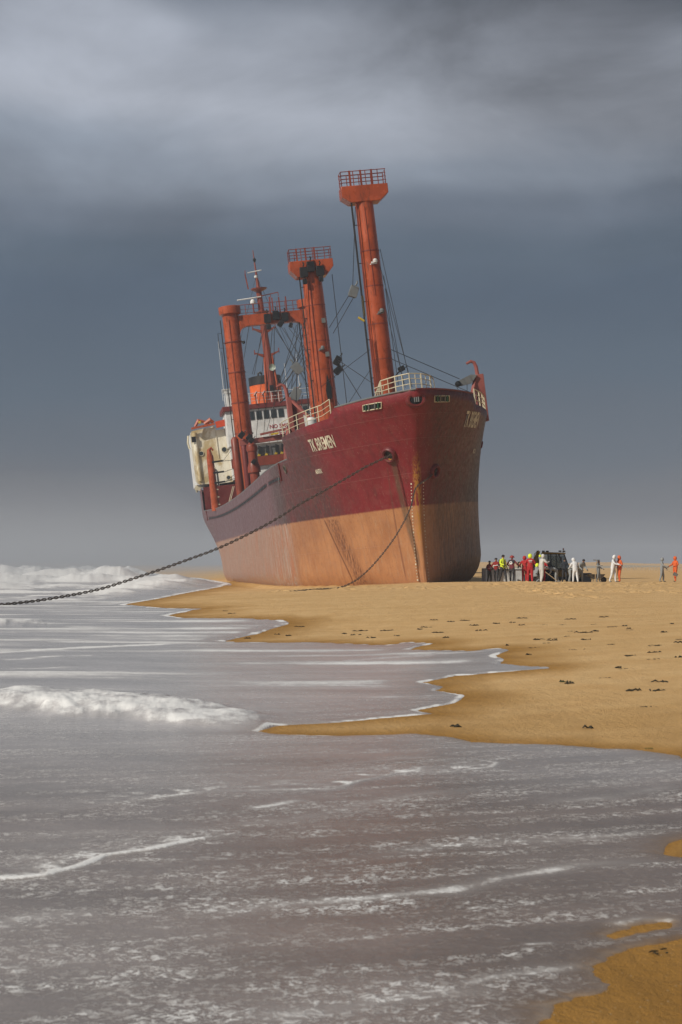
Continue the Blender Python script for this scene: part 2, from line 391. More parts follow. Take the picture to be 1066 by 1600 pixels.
def row_list(py_step,mids,far):
    near=[CAM_H*2400/p for p in np.arange(1150,82,-py_step)]   # from about 4 m out to 55 m
    y=near[-1]; ys=list(near)
    while y<100: y+=mids; ys.append(y)
    while y<3200: y*=1+far; ys.append(y)
    return np.array([2.0,3.0]+ys)
def col_list(step):
    core=list(np.arange(-.26,.2601,step)); w=[]; a=.26; s=step
    while a<2.6: s*=1.22; a+=s; w.append(a)
    return np.array([-x for x in w[::-1]]+core+w)

# ---- sand
t=NT('beach_sand')
v=t.world()
g=t.noise(v,160,3,.8); g2=t.noise(v,1.1,5,.6); g3=t.noise(t.world((.35,1.2,1)),.35,4,.6); g4=t.noise(v,900,2,.9)
dry=t.mix(t.rng(g2,.3,.7),(.60,.375,.16),(.66,.44,.205))
dry=t.mix(t.math('MULTIPLY',t.rng(g3,.45,.7),.5),dry,(.52,.32,.125))
dry=t.mix(t.math('MULTIPLY',t.rng(g,.35,.68),.28),(.24,.13,.045),dry) if False else t.mix(t.math('MULTIPLY',t.rng(g,.52,.72),.45),dry,(.25,.135,.05))
at=t.n('ShaderNodeAttribute'); at.attribute_name='wet'
wetc=t.mix(t.rng(g2,.3,.7),(.33,.165,.026),(.42,.215,.042))
wetc=t.mix(t.math('MULTIPLY',t.rng(g,.5,.7),.5),wetc,(.12,.06,.015))
col=t.mix(at.outputs['Fac'],dry,wetc)
t.set('Base Color',col); t.set('Roughness',t.math('SUBTRACT',.9,t.math('MULTIPLY',at.outputs['Fac'],.35)))
t.b.inputs['Specular IOR Level'].default_value=.25
hh=t.math('ADD',t.math('MULTIPLY',t.noise(v,70,4,.7),.35),t.math('ADD',t.math('MULTIPLY',t.noise(v,14,4,.65),.6),t.math('MULTIPLY',t.noise(t.world((1,.45,1)),2.2,4,.6),1.5)))
t.bump(hh,.95,.035)
SAND=t.m
WP=[p for p in EDGE]+[(-11.5,160),(-21.0,230),(-70,450),(-170,800),(-520,1250),(-3000,2800),(-3000,500),(-60,-10),(-.5,-10),(.1,3)]
def wobble(X,Y):
    s=np.clip(Y/25,.3,2.2)
    near=np.clip((10.5-Y)/2,0,1)*.24*(fbm(X*1.7+4,Y*3.7,5,.6)-.5)+np.clip((17-Y)/1,0,1)*np.clip((Y-13)/1,0,1)*.22*(fbm(X*2.2,Y*4,4)-.5)
    return near+s*(.10*(fbm(X*3.1/s,Y*1.6/s,4)-.5)+.035*(vn(X*11,Y*5)-.5))
def water_sd(X,Y):
    sd=poly_sd(X,Y,WP)
    for P in ISLES:
        sd=np.minimum(sd,-poly_sd(X,Y,P))
    return sd+wobble(X,Y)
_pt=Matrix.Translation((5.3,96,.8))@Matrix.Rotation(math.atan(.133),4,'Z')@Matrix.Rotation(R(-6.5),4,'Y')
FOOT=[(lambda q:(q.x,q.y))(_pt@Vector(hull_pt(s_,d_,.35))) for s_,dd_ in ((-1,[0,.5,1,2,3,4.5,6,8,10,13,17,21,40,70,100]),(1,[100,70,40,21,17,13,10,8,6,4.5,3,2,1,.5])) for d_ in dd_]
def sand_fn(X,Y):
    h=H(X,Y)
    sd=np.full(X.shape,-50.0); m=Y<170
    sd[m]=water_sd(X[m],Y[m])
    wet=np.clip(1+sd/((.3+Y*.035)*(.4+1.3*fbm(X*.9,Y*.5,3))),0,1)
    wet=np.maximum(wet, np.clip((13-Y)/3.0,0,1)*.95)
    wet=np.maximum(wet,.55*np.clip((24-Y)/9,0,1)*(.6+.4*fbm(X*.8,Y*.3,2)))
    hs_=-poly_sd(X[m],Y[m],FOOT); hh_=h[m]
    ring_=np.exp(-((hs_-.35)/.45)**2)
    hh_+=ring_*(.10+.10*(fbm(X[m]*1.3,Y[m]*1.3,3)-.4))-.10*np.exp(-((hs_-1.5)/.6)**2); h[m]=hh_
    wet[m]=np.maximum(wet[m],.8*np.exp(-np.clip(hs_-.1,0,None)/.5))
    for fx,fy in FPR:
        mm=(np.abs(Y-fy)<.9)&(np.abs(X-fx)<.7)
        if mm.any():
            dx=X[mm]-fx; dy=Y[mm]-fy; q=np.sqrt((dx/.19)**2+(dy/.30)**2)
            h[mm]+= -.075*np.exp(-q**3)+.03*np.exp(-((q-1.5)/.45)**2)
    # far dunes
    far=np.clip((Y-330)/400,0,1)
    dun=(np.maximum(0,fbm(X*.011+3,Y*.006,4)-.36)*9.0)*far*np.clip((Y-330)/600,0,1)
    land=np.clip(seg_sd(X,Y,SHORE)/40,0,1)
    h=h+land*(dun+.45*(fbm(X*.05,Y*.02,3)-.4)*np.clip((Y-125)/80,0,1))
    return h,{'wet':wet}
beach=grid_object('beach',col_list(.0009),row_list(2.6,.16,.014),sand_fn,SAND); tag(beach,kind='structure')

# ---- sea and swash
t=NT('sea_water')
v=t.world(); at=t.n('ShaderNodeAttribute'); at.attribute_name='foam'; F=at.outputs['Fac']
ad=t.n('ShaderNodeAttribute'); ad.attribute_name='silt'; SI=ad.outputs['Fac']
vr=t.n('ShaderNodeVectorRotate'); vr.rotation_type='Z_AXIS'; vr.inputs['Angle'].default_value=-.28; t.l(t.world(),vr.inputs['Vector']); mpb=t.n('ShaderNodeMapping'); mpb.inputs['Scale'].default_value=(.30,1.9,1); t.l(vr.outputs[0],mpb.inputs[0])
band=t.noise(mpb.outputs[0],1.25,5,.62,.35)
sp=t.noise(t.world((.85,.7,1)),21,5,.72,.7); sp2=t.noise(t.world((.5,.9,1)),5.5,4,.62,.5); sp3=t.noise(t.world((.8,.9,1)),42,3,.6,.5)
spk=t.math('MULTIPLY',t.rng(sp,.47,.66),t.rng(band,.40,.62,.10,1.5))
spk=t.math('ADD',spk,t.math('MULTIPLY',t.rng(sp3,.54,.66),t.rng(band,.42,.6,.05,.75)),clamp=True)
spk=t.math('MULTIPLY',spk,t.rng(sp2,.38,.58,.22,1))
sw=t.n('ShaderNodeAttribute'); sw.attribute_name='speck'
lace=t.math('ADD',t.math('MULTIPLY',t.noise(t.world((1,.7,1)),24,4,.75,.6),.6),t.math('MULTIPLY',t.noise(t.world((1,.6,1),(3,1,0)),5,4,.7,.5),.5))
f=t.math('ADD',t.math('MULTIPLY',t.math('SUBTRACT',t.math('MULTIPLY',F,1.22),lace),2.2,clamp=True),t.math('MULTIPLY',spk,sw.outputs['Fac']),clamp=True)
f=t.math('MAXIMUM',f,t.math('MULTIPLY',F,.28))
base=t.mix(SI,(.48,.46,.46),(.215,.168,.142)); base=t.mix(t.rng(t.noise(t.world((.5,1.3,1)),.8,4,.6),.3,.7),base,t.mix(SI,(.38,.365,.365),(.150,.116,.096)))
an=t.n('ShaderNodeAttribute'); an.attribute_name='thin'
base=t.mix(t.math('MULTIPLY',an.outputs['Fac'],.85),base,(.21,.115,.035))
t.set('Base Color',t.mix(f,base,(.80,.80,.79)))
t.set('Roughness',t.math('ADD',.22,t.math('MULTIPLY',f,.5))); t.b.inputs['IOR'].default_value=1.33; t.b.inputs['Specular IOR Level'].default_value=.5
hh=t.math('ADD',t.math('ADD',t.math('MULTIPLY',t.noise(t.world((1,.6,1)),7,4,.6,.4),.8),t.math('MULTIPLY',sp,.35)),t.math('MULTIPLY',f,.5))
t.bump(hh,.35,.03)
WATER=t.m
def water_fn(X,Y):
    h=H(X,Y); sd=np.full(X.shape,5.0); m=Y<400; sd[m]=water_sd(X[m],Y[m])
    sd_f=poly_sd(X[~m],Y[~m],WP) if (~m).any() else None
    if sd_f is not None: sd[~m]=sd_f
    ins=np.clip(sd,0,None)
    thin=np.exp(-ins/(.03+.006*Y))*np.clip((22-Y)/6,0,1)
    th=.012*(1-np.exp(-ins/.04))+.24*(1-np.exp(-ins/9.0))*np.clip((-seg_sd(X,Y,SHORE))/10+.25,0,1)
    z=np.where(sd>0,h+th,h+np.maximum(sd*.25,-.15))
    foam=np.zeros(X.shape)
    # lace along every edge of the swash
    ew=.004+Y*.0033
    edge_amp=np.where(Y<19,np.clip(.35+.65/(1+np.exp((X-.6)*3)),0,1),1.0)*np.where(Y<9,.9,1)
    foam+= .95*edge_amp*np.exp(-((ins-ew*.6)/ew)**2)*np.where(sd>-.02,1,0)*np.clip(2.6*fbm(X*2.3,Y*.9,4)-.62,.12,1.1)
    foam+= .35*np.exp(-ins/(ew*9))*fbm(X*2,Y*1.2,4)*(Y>14)
    # ripples of the thin sheets
    z=z+np.where(sd>.05,.004*np.clip(Y/10,.5,3)*(fbm(X*2.6,Y*2.2,3)-.5),0)
    def stroke(P,w,amp,trail=0,tw=0,hgt=0,side=1):
        nonlocal foam,z
        xs=[p[0] for p in P]; ys=[p[1] for p in P]; mar=max(w,tw)*4+.3
        mk=(X>min(xs)-mar-2)&(X<max(xs)+mar)&(Y>min(ys)-mar)&(Y<max(ys)+mar)
        if not mk.any(): return
        x=X[mk]; y=Y[mk]; e,sg,par=line_d(x,y,P)
        s=e*sg*side+w*.9*(fbm(x*4/max(1,y[0]/15),y*2.5,3)-.5)
        taper=np.clip(np.minimum(par*6+.0,(1-par)*6),0,1)**.6
        taper=np.where(par<.02,np.clip(1-e/w,0,1)*.4+.6*np.clip(par*50,0,1),taper)
        ff=amp*np.exp(-(s/w)**2)*taper*(.55+.8*fbm(x*3,y*2,3))
        if trail: ff=np.maximum(ff,trail*np.exp(-np.clip(s,0,None)/tw)*(s>0)*taper*np.clip(2.2*fbm(x*5.3,y*8,5,.65)-.5,0,1.1))
        if hgt:
            prof=np.where(s<0,np.exp(-(s/(w*.55))**2),np.exp(-(s/(tw or w))**2))
            z[mk]+=hgt*prof*taper*(.72+.55*fbm(x*5,y*3,4))
        foam[mk]=np.maximum(foam[mk],ff)
    K=FOAM
    stroke(K['frontC'],.05,.9,.95,.6,.012)
    stroke(K['lobeD'],.06,.62,.85,1.0,.006)
    stroke(K['s1'],.13,.62,.55,.28); stroke(K['s2'],.10,.7); stroke(K['s3'],.16,.48,.5,.3); stroke(K['s4'],.14,.5,.45,.2)
    stroke(K['s5'],.10,.62,.55,.16); stroke(K['s6'],.07,.6,.45,.10); stroke(K['s7'],.07,.8); stroke(K['s8'],.03,.8)
    stroke(K['s9'],.45,1.0,.3,1.5); stroke(K['s10'],.35,.75,.3,.8); stroke(K['s11'],.3,.7); stroke(K['s12'],.18,.6,.25,.5)
    stroke(K['s13'],.35,.6,.3,.8); stroke(K['s14'],.10,.5); stroke(K['s15'],.14,.5,.3,.3); stroke(K['s16'],.12,.45,.25,.4); stroke(K['s17'],.13,.5)
    stroke(K['s18'],.10,.9); stroke(K['s19'],.2,.6,.3,.4)
    # near bores
    def bore(P,w0,w1,hgt,side=1,rough=1.0):
        nonlocal foam,z
        xs=[p[0] for p in P]; ys=[p[1] for p in P]
        mk=(X>min(xs)-6)&(X<max(xs)+1)&(Y>min(ys)-6)&(Y<max(ys)+8)
        x=X[mk]; y=Y[mk]; e,sg,par=line_d(x,y,P); s=e*sg*side
        tp=np.clip((1-par)*1.8,0,1)**.7; ww=w0*(.25+.75*tp)
        s=s+.35*(fbm(x*2.2,y*1.3,3)-.5)*ww*2
        core=np.where(s<0,np.exp(-(s/(ww*.35))**2),np.exp(-(s/(ww*1.0))**4))
        lump=.62+.42*fbm(x*1.8,y*1.2,3)+.16*fbm(x*11,y*7,3)-.08
        z[mk]+=hgt*rough*core*tp*lump
        fo=np.where(s<0,np.exp(-(s/(ww*.5))**2),np.exp(-(s/(ww*1.25))**2))*np.clip(.62+.9*fbm(x*5,y*3.5,4)-.25,0,1.2)*np.clip(tp*2,0,1)
        foam[mk]=np.maximum(foam[mk],fo)
    bore(K['boreA'],1.6,2,.20); bore(K['boreB'],2.6,3,.20)
    # open surf beyond: ranks of broken waves
    d=-seg_sd(X,Y,SHORE)
    sea=np.clip((d+.5)/6,0,1)*np.clip((Y-72)/14,0,1)
    zz=np.zeros(X.shape); ff=np.zeros(X.shape)
    for yk,A,w,sd0 in [(82,.14,3.5,1),(91,.28,4.0,2),(102,.42,5,3),(116,.62,6,4),(134,.85,7,5),(158,1.15,8,6),(190,1.4,10,7),(240,1.7,12,8),(310,1.7,16,9),(400,1.6,20,10)]:
        yy=yk+12*(fbm(X*.05+sd0*7.7,X*0+sd0,3)-.5)+X*.06
        q=(Y-yy)/w; pr=np.where(q<0,np.exp(-(q/.38)**2),np.exp(-(q/1.0)**2))
        al=np.clip(fbm(X*.11+sd0*3.1,Y*.05+sd0*9.3,3)*2.9-.85,0.05,1.15)
        zz=np.maximum(zz,A*pr*al); ff=np.maximum(ff,np.clip(pr*1.6,0,1)*np.clip(al*1.8,0,1))
    t1=fbm(X*.45,Y*.22,4); t2=fbm(X*1.5+9,Y*.7,4)
    t3=fbm(X*3.1+2,Y*1.5,3); zz=zz*(.62+.6*t1+.16*t2)+.08*(t2-.35)*np.clip(t1*3-1,0,1)
    z=z+zz*sea
    patch=np.clip(fbm(X*.22+4,Y*.12,5,.6)*3.4-1.3,0,1)
    fs=np.maximum(ff,patch*.9)*(.45+.55*t2+.45*t1)
    foam=np.maximum(foam,1.25*fs*sea*np.clip((900-Y)/350,0,1))
    film=np.clip((Y-19)/8,0,1)*np.clip(ins/.8,0,1)*np.clip((110-Y)/30,0,1)
    foam=np.maximum(foam,film*(.16+.70*np.clip(2.6*fbm(X*.2,Y*1.1,5)-.9,0,1)))
    mid=np.clip((Y-48)/22,0,1)*np.clip((d+1.5)/5,0,1)
    foam=np.maximum(foam,mid*.62*np.clip(2.2*fbm(X*.35,Y*.5,4)-.55,0,1))
    speck=np.clip(1.15-Y/24,0.12,.9)*np.clip(ins/.25,0,1)*(.75+.5*(fbm(X*1.1,Y*.9,3)))
    silt=np.clip((19-Y)/7,0,1)*(.72+.28/(1+np.exp(-(X+.6)*1.6)))*np.clip(.6+.9*fbm(X*.4,Y*.5,3),0,1.0); silt=np.maximum(silt,.30*np.clip(1.2-ins/1.5,0,1)*np.clip((60-Y)/20,0,1))
    keep=(sd>-.6-Y*.02)
    return z,{'thin':thin,'foam':np.clip(foam,0,1.2),'speck':speck,'silt':silt,'keep':keep}
sea=grid_object('sea',col_list(.00075),row_list(1.5,.25,.006)[:760] if False else row_list(1.5,.25,.0075),water_fn,WATER); tag(sea,kind='structure')

def ground_z(x,y):
    return float(H(np.array([float(x)]),np.array([float(y)]))[0])
PT=Matrix.Translation((5.3,96,.8))@Matrix.Rotation(math.atan(.133),4,'Z')@Matrix.Rotation(R(-6.5),4,'Y')
ship=empty('cargo_ship'); ship.matrix_world=PT; ship.location=PT.to_translation(); ship.rotation_euler=PT.to_euler()
tag(ship,'huge rusty red and orange cargo ship stranded on the sand, leaning to the left','ship')
def W2(p): return PT@Vector(p)

# --- paints
ORANGE=paint('orange_mast_paint',(.40,.076,.024),.27,rust=.7,dirt=.35,rustc=(.10,.028,.012))
DKORANGE=paint('dull_orange_paint',(.24,.042,.02),.45,rust=.6,dirt=.5,rustc=(.08,.025,.012))
DARKRED=paint('dark_red_paint',(.15,.018,.016),.5,rust=.3,dirt=.4)
PINKRED=paint('faded_red_paint',(.30,.085,.07),.5,rust=.4,dirt=.4)
CREAM=paint('cream_rail_paint',(.62,.56,.40),.5,rust=.35,dirt=.3,rustc=(.25,.13,.05))
WHITE=paint('white_house_paint',(.72,.715,.69),.5,rust=.22,dirt=.35,rustc=(.30,.18,.08))
BLACK=paint('black_greasy_steel',(.012,.012,.013),.45,dirt=.1,streak=False)
GREY=paint('grey_steel',(.16,.17,.17),.5,rust=.2,dirt=.3)
GREEN=paint('green_net_and_winch',(.02,.12,.06),.6,rust=.3)
GLASS=paint('dark_window_glass',(.03,.04,.045),.12,streak=False)
YELLOW=paint('yellow_paint',(.55,.38,.03),.5,dirt=.3)
WIRE=paint('black_wire',(.018,.018,.02),.6,streak=False)
LETTER=paint('cream_letter_paint',(.66,.60,.46),.6,dirt=.35,scale=1.5)
DECKP=paint('deck_plate_paint',(.10,.05,.04),.7,rust=.6)
RUST=paint('rust_yellow',(.35,.16,.02),.8,dirt=.4)
REDTXT=paint('red_letter_paint',(.35,.03,.04),.6)

t=NT('hull_paint'); v=t.co('Object'); s3=t.n('ShaderNodeSeparateXYZ'); t.l(v,s3.inputs[0]); X,Y,Z=s3.outputs
big=t.noise(v,.35,4,.6); fine=t.noise(v,3.5,5,.65); st=t.noise(t.co('Object',(1,1,.10)),2.2,5,.65); st2=t.noise(t.co('Object',(2.3,2.3,.16),(4,2,7)),2.4,5,.7); st3=t.noise(t.co('Object',(5,5,.14),(1,9,3)),2.0,3,.6)
red=t.mix(t.rng(big,.3,.7),(.150,.010,.015),(.190,.017,.022))
red=t.mix(t.math('MULTIPLY',t.rng(st,.45,.75),.55),red,(.065,.012,.013))
red=t.mix(t.math('MULTIPLY',t.rng(st2,.56,.75),.32),red,(.15,.085,.06))
# midship plating with its grazing sky sheen painted in grey, dark runs from the scuppers
aft=t.rng(t.math('ADD',Y,t.math('MULTIPLY',fine,.5)),12.2,14.2)
sheen_grey=t.mix(t.rng(st,.3,.7),(.105,.068,.076),(.145,.105,.113)); sheen_grey=t.mix(t.math('MULTIPLY',t.rng(st3,.55,.75),.5),sheen_grey,(.10,.05,.05))
red=t.mix(t.math('MULTIPLY',aft,.80),red,sheen_grey)
sh=t.math('MULTIPLY',t.rng(Y,3.4,6.4),t.math('SUBTRACT',1,t.rng(Y,14,18)))
red=t.mix(t.math('MULTIPLY',sh,t.rng(st3,.34,.60,.35,.9)),red,(.055,.036,.034))
org=t.mix(t.rng(big,.32,.68),(.33,.145,.062),(.43,.205,.09))
org=t.mix(t.math('MULTIPLY',t.rng(st,.42,.72),.5),org,(.25,.11,.055))
org=t.mix(t.math('MULTIPLY',t.rng(st2,.52,.72),.35),org,(.40,.29,.19))
org=t.mix(t.math('MULTIPLY',t.rng(fine,.55,.72),.35),org,(.20,.09,.045))
oaft=t.mix(t.rng(st2,.42,.60),(.36,.14,.075),(.27,.21,.17)); oaft=t.mix(t.math('MULTIPLY',t.rng(st3,.52,.62),.75),oaft,(.45,.41,.37))
org=t.mix(t.math('MULTIPLY',aft,.75),org,oaft)
zl=t.math('ADD',Z,t.math('ADD',t.math('MULTIPLY',t.math('SUBTRACT',fine,.5),.10),t.math('MULTIPLY',t.math('MULTIPLY',t.math('SUBTRACT',st2,.5),aft),.9)))
col=t.mix(t.rng(zl,4.80,4.94),org,red)
stb=t.rng(X,-.25,-.15,1,0)
def streakmask(a,b,w,z0,z1,src=None):   # line x=a+b*z on the starboard bow
    e=t.math('ABSOLUTE',t.math('SUBTRACT',X,t.math('ADD',t.math('MULTIPLY',Z,b),a)))
    mm=t.math('MULTIPLY',t.rng(e,w*.3,w,1,0),t.math('MULTIPLY',t.rng(Z,z0-.4,z0+.4),t.rng(Z,z1-.25,z1,1,0)))
    mm=t.math('MULTIPLY',mm,t.math('MULTIPLY',t.rng(X,-7,-6.9),t.rng(Y,-5,-4.9)))
    return t.math('MULTIPLY',mm,stb)
mA=streakmask(-.02,-.165,.20,1.0,7.9); col=t.mix(t.math('MULTIPLY',mA,t.math('ADD',.25,t.math('MULTIPLY',st3,.8))),col,(.085,.060,.038))
mB=streakmask(-.95,-.09,.06,.4,7.6); col=t.mix(t.math('MULTIPLY',mB,.5),col,(.10,.03,.022))
mC=streakmask(-3.15,-.315,.42,0,4.85); mCn=t.noise(t.co('Object',(6,6,.5)),2.5,4,.7); col=t.mix(t.math('MULTIPLY',mC,t.rng(mCn,.42,.60)),col,(.12,.045,.025))
mD=streakmask(-3.60,-.30,.05,0,4.85); col=t.mix(t.math('MULTIPLY',mD,.75),col,(.10,.035,.02))
# rubbed rusty stem bar
sm=t.math('MULTIPLY',t.rng(t.math('ABSOLUTE',X),.10,.34,1,0),t.rng(Y,0,1.0,1,0))
sm=t.math('MULTIPLY',sm,t.math('MULTIPLY',t.rng(Z,1.2,4.0),t.rng(Z,6.6,8.4,1,0))); col=t.mix(t.math('MULTIPLY',sm,t.rng(st3,.40,.56)),col,(.36,.17,.03))
# plating seams
def seam(z0,w=.022): return t.rng(t.math('ABSOLUTE',t.math('SUBTRACT',Z,z0)),w*.4,w,1,0)
sea_=t.math('MAXIMUM',seam(8.95),t.math('MAXIMUM',seam(6.9),t.math('MAXIMUM',seam(2.6),seam(10.35))))
vs_=t.rng(t.math('ABSOLUTE',t.math('SUBTRACT',t.math('FRACT',t.math('MULTIPLY',Y,.21)),.5)),.490,.497)
col=t.mix(t.math('MULTIPLY',sea_,.13),col,(.42,.26,.22))
port_shade=t.math('MULTIPLY',t.rng(X,.2,1.6),t.rng(st2,.30,.62,.35,.95)); col=t.mix(t.math('MULTIPLY',port_shade,.85),col,t.mix(t.rng(Z,4.7,5.0),(.085,.048,.03),(.04,.016,.012)))  # port side's shade painted in as dark brown, broken into rusty streaks
patch_=t.rng(t.noise(t.co('Object',(1,1,1.6),(7,1,2)),.9,5,.62),.57,.61); col=t.mix(t.math('MULTIPLY',patch_,.09),col,(.23,.13,.10))
run_=t.math('MULTIPLY',t.rng(t.noise(t.co('Object',(7,7,.28),(2,6,4)),1.6,4,.75),.60,.66),t.rng(big,.4,.6,.2,1)); col=t.mix(t.math('MULTIPLY',run_,.55),col,(.13,.05,.022))
run2=t.rng(t.noise(t.co('Object',(10,10,.22),(8,3,1)),1.5,3,.7),.62,.67); col=t.mix(t.math('MULTIPLY',run2,.30),col,(.40,.30,.22))
chip=t.rng(t.noise(v,9,4,.7),.66,.70); col=t.mix(t.math('MULTIPLY',chip,.5),col,(.10,.045,.025))
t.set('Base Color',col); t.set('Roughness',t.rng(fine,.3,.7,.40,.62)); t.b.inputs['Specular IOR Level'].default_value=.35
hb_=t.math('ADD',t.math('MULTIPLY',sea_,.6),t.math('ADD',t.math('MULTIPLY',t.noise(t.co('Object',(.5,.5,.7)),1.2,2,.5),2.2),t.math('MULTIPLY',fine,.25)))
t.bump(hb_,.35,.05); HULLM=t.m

# --- hull plating
def build_hull():
    ds=[0,.08,.2,.35,.55,.8,1.1,1.45,1.8,2.2,2.6,3.0,3.4,3.55,3.7,3.9,4.3,4.8,5.4,6,6.6,7.2,8,8.8,9.6,9.7,9.8,9.9,10.6,11.4,12.2,13,14,15.5,17,19,21]+list(np.arange(24,88,4.))+list(np.arange(88,100,1.5))+[100,100.3,102,104,106,108,110,112,113.5,115,116]
    hs=[-1,-.95,-.85,-.7,-.5,-.25,0,.3,.7,1.1,1.4,1.9,2.5,3.2,4,4.87,5.5,6.2,7,7.8,8.4]
    mb=MB(); N=len(ds); rows=len(hs)+5
    for sd in (-1,1):
        b=len(mb.v)
        for d in ds:
            tp=top_h(d,sd)
            for h in hs+[8.4+(tp-8.4)*k/5 for k in range(1,6)]: mb.v.append(hull_pt(sd,d,h))
        for i in range(N-1):
            for j in range(rows-1):
                q=(b+i*rows+j,b+(i+1)*rows+j,b+(i+1)*rows+j+1,b+i*rows+j+1); mb.f.append(q if sd<0 else q[::-1]); mb.mi.append(0)
    n2=N*rows
    for j in range(rows-1):   # transom and rounded stem face
        mb.f.append(((N-1)*rows+j,(N-1)*rows+j+1+0,n2+(N-1)*rows+j+1,n2+(N-1)*rows+j)); mb.mi.append(0)
        mb.f.append((j,n2+j,n2+j+1,j+1)); mb.mi.append(0)
    for i in range(N-1):      # bottom
        mb.f.append((i*rows,n2+i*rows,n2+(i+1)*rows,(i+1)*rows)); mb.mi.append(0)
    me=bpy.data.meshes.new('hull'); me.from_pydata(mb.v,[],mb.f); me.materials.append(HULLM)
    import bmesh
    bm=bmesh.new(); bm.from_mesh(me); bmesh.ops.recalc_face_normals(bm,faces=bm.faces)
    if sum(f.normal.x*f.calc_center_median().x for f in bm.faces)<0: bmesh.ops.reverse_faces(bm,faces=bm.faces)
    bm.to_mesh(me); bm.free()
    me.shade_smooth(); me.set_sharp_from_angle(angle=R(50))
    o=bpy.data.objects.new('hull',me); COL.objects.link(o); o.parent=ship
    so_=o.modifiers.new('thickness','SOLIDIFY'); so_.thickness=.09; so_.offset=-1
    return o
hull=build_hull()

def edge_path(sd,d0,d1,dh,n=12,inset=.12):
    out=[]
    for i in range(n+1):
        d=d0+(d1-d0)*i/n; h=top_h(d,sd); p=hull_pt(sd,d,h); out.append(Vector((p[0]-sd*inset,p[1],p[2]+dh)))
    return out
# decks
def deck(name,d0,d1,h,mat):
    mb=MB(); ds=list(np.linspace(d0,d1,16))
    l=[Vector(hull_pt(-1,d,h))+Vector((.15,0,0)) for d in ds]; r=[Vector(hull_pt(1,d,h))-Vector((.15,0,0)) for d in ds]
    for a in (l,r):
        for p in a:
            if abs(p.x)<.15: p.x=0
    for i in range(len(ds)-1):
        mb.hexa([l[i]-Vector((0,0,.12)),r[i]-Vector((0,0,.12)),r[i+1]-Vector((0,0,.12)),l[i+1]-Vector((0,0,.12)),l[i],r[i],r[i+1],l[i+1]])
    return mb.build(name,mat,ship)
deck('forecastle_deck',.6,9.7,10.30,DECKP); deck('main_deck',9.2,101,7.7,DECKP); deck('poop_deck',100,115.5,11.6,DECKP)
mb=MB(); mb.box(-6.2,6.2,9.3,9.42,7.6,10.3); mb.build('forecastle_bulkhead',DKORANGE,ship)
mb=MB(); mb.box(-8.3,8.3,99.85,99.97,7.6,12.0); mb.build('poop_bulkhead',DARKRED,ship)
# bulwark cap rails
for sd in (-1,1):
    mb=MB(); mb.tube([Vector(p) for p in edge_path(sd,.0,3.4,.0,12,.04)],.055,6); mb.tube(edge_path(sd,10.0,99.9,.0,60,.04),.06,6); mb.build('bulwark_cap',DARKRED if sd>0 else GREY,hull)
    mb=MB()
    for i in range(38):
        d=13+i*2.25; h=top_h(d,sd)
        p=Vector(hull_pt(sd,d,h)); mb.beam((p.x-sd*.12,p.y,7.7),(p.x-sd*.12,p.y,h-.05),.06,.12)
    tag(mb.build('bulwark_stay',GREY,hull),kind='stuff')

# hull decals laid on the plating
def on_hull(sd,d,h,off=.02):
    p=Vector(hull_pt(sd,d,h)); a=Vector(hull_pt(sd,d+.05,h)); b=Vector(hull_pt(sd,d,h+.05))
    n=(a-p).cross(b-p).normalized(); 
    if n.x*sd<0: n=-n
    if abs(n.x)<.02 and n.y>0: n=-n
    return p+n*off,n,(a-p).normalized(),(b-p).normalized()
def text_mesh(body,size,bold=.0,sx=1.0,space=1.0):
    cu=bpy.data.curves.new('t','FONT'); cu.body=body; cu.size=size; cu.offset=bold; cu.space_character=space; cu.extrude=0; cu.resolution_u=3
    ob=bpy.data.objects.new('t',cu); COL.objects.link(ob)
    bpy.context.view_layer.update()
    me=bpy.data.meshes.new_from_object(ob.evaluated_get(bpy.context.evaluated_depsgraph_get())); bpy.data.objects.remove(ob)
    for vv in me.vertices: vv.co.x*=sx
    return me
def arc_d(sd,d0,h,L,dirn):
    """walk L metres along the plating"""
    d=d0; acc=0; st_=.02*dirn; n=0
    p=Vector(hull_pt(sd,d,h))
    while acc<L and n<4000:
        q=Vector(hull_pt(sd,d+st_,h)); acc+=(q-p).length; p=q; d+=st_; n+=1
    return d
def text_on_hull(name,body,sd,d_start,h0,height,width,bold=.02,slant=0.0):
    me=text_mesh(body,1.0,bold)
    xs=[vv.co.x for vv in me.vertices]; ys=[vv.co.y for vv in me.vertices]; x0,x1,y0,y1=min(xs),max(xs),min(ys),max(ys)
    dirn=-1 if sd<0 else 1
    cache={}
    for vv in me.vertices:
        u=(vv.co.x-x0)/(x1-x0)*width; w=(vv.co.y-y0)/(y1-y0)*height
        k=round(u,2)
        if k not in cache: cache[k]=arc_d(sd,d_start,h0,max(0,u),dirn)
        p,_,_,_=on_hull(sd,cache[k],h0+w,.035); vv.co=p
    me.materials.append(LETTER)
    # give the raised letters a little body
    o=bpy.data.objects.new(name,me); COL.objects.link(o); o.parent=hull
    return o
text_on_hull('name_lettering','TK BREMEN',-1,6.25,9.20,.80,2.9,.018)
text_on_hull('name_lettering','TK BREMEN',1,3.0,9.55,.95,2.95,.022)
text_on_hull('draft_lettering','ANTIX',-1,6.65,7.78,.30,.85,.02)
text_on_hull('draft_lettering','ANTIX',1,5.6,8.0,.3,.8,.02)
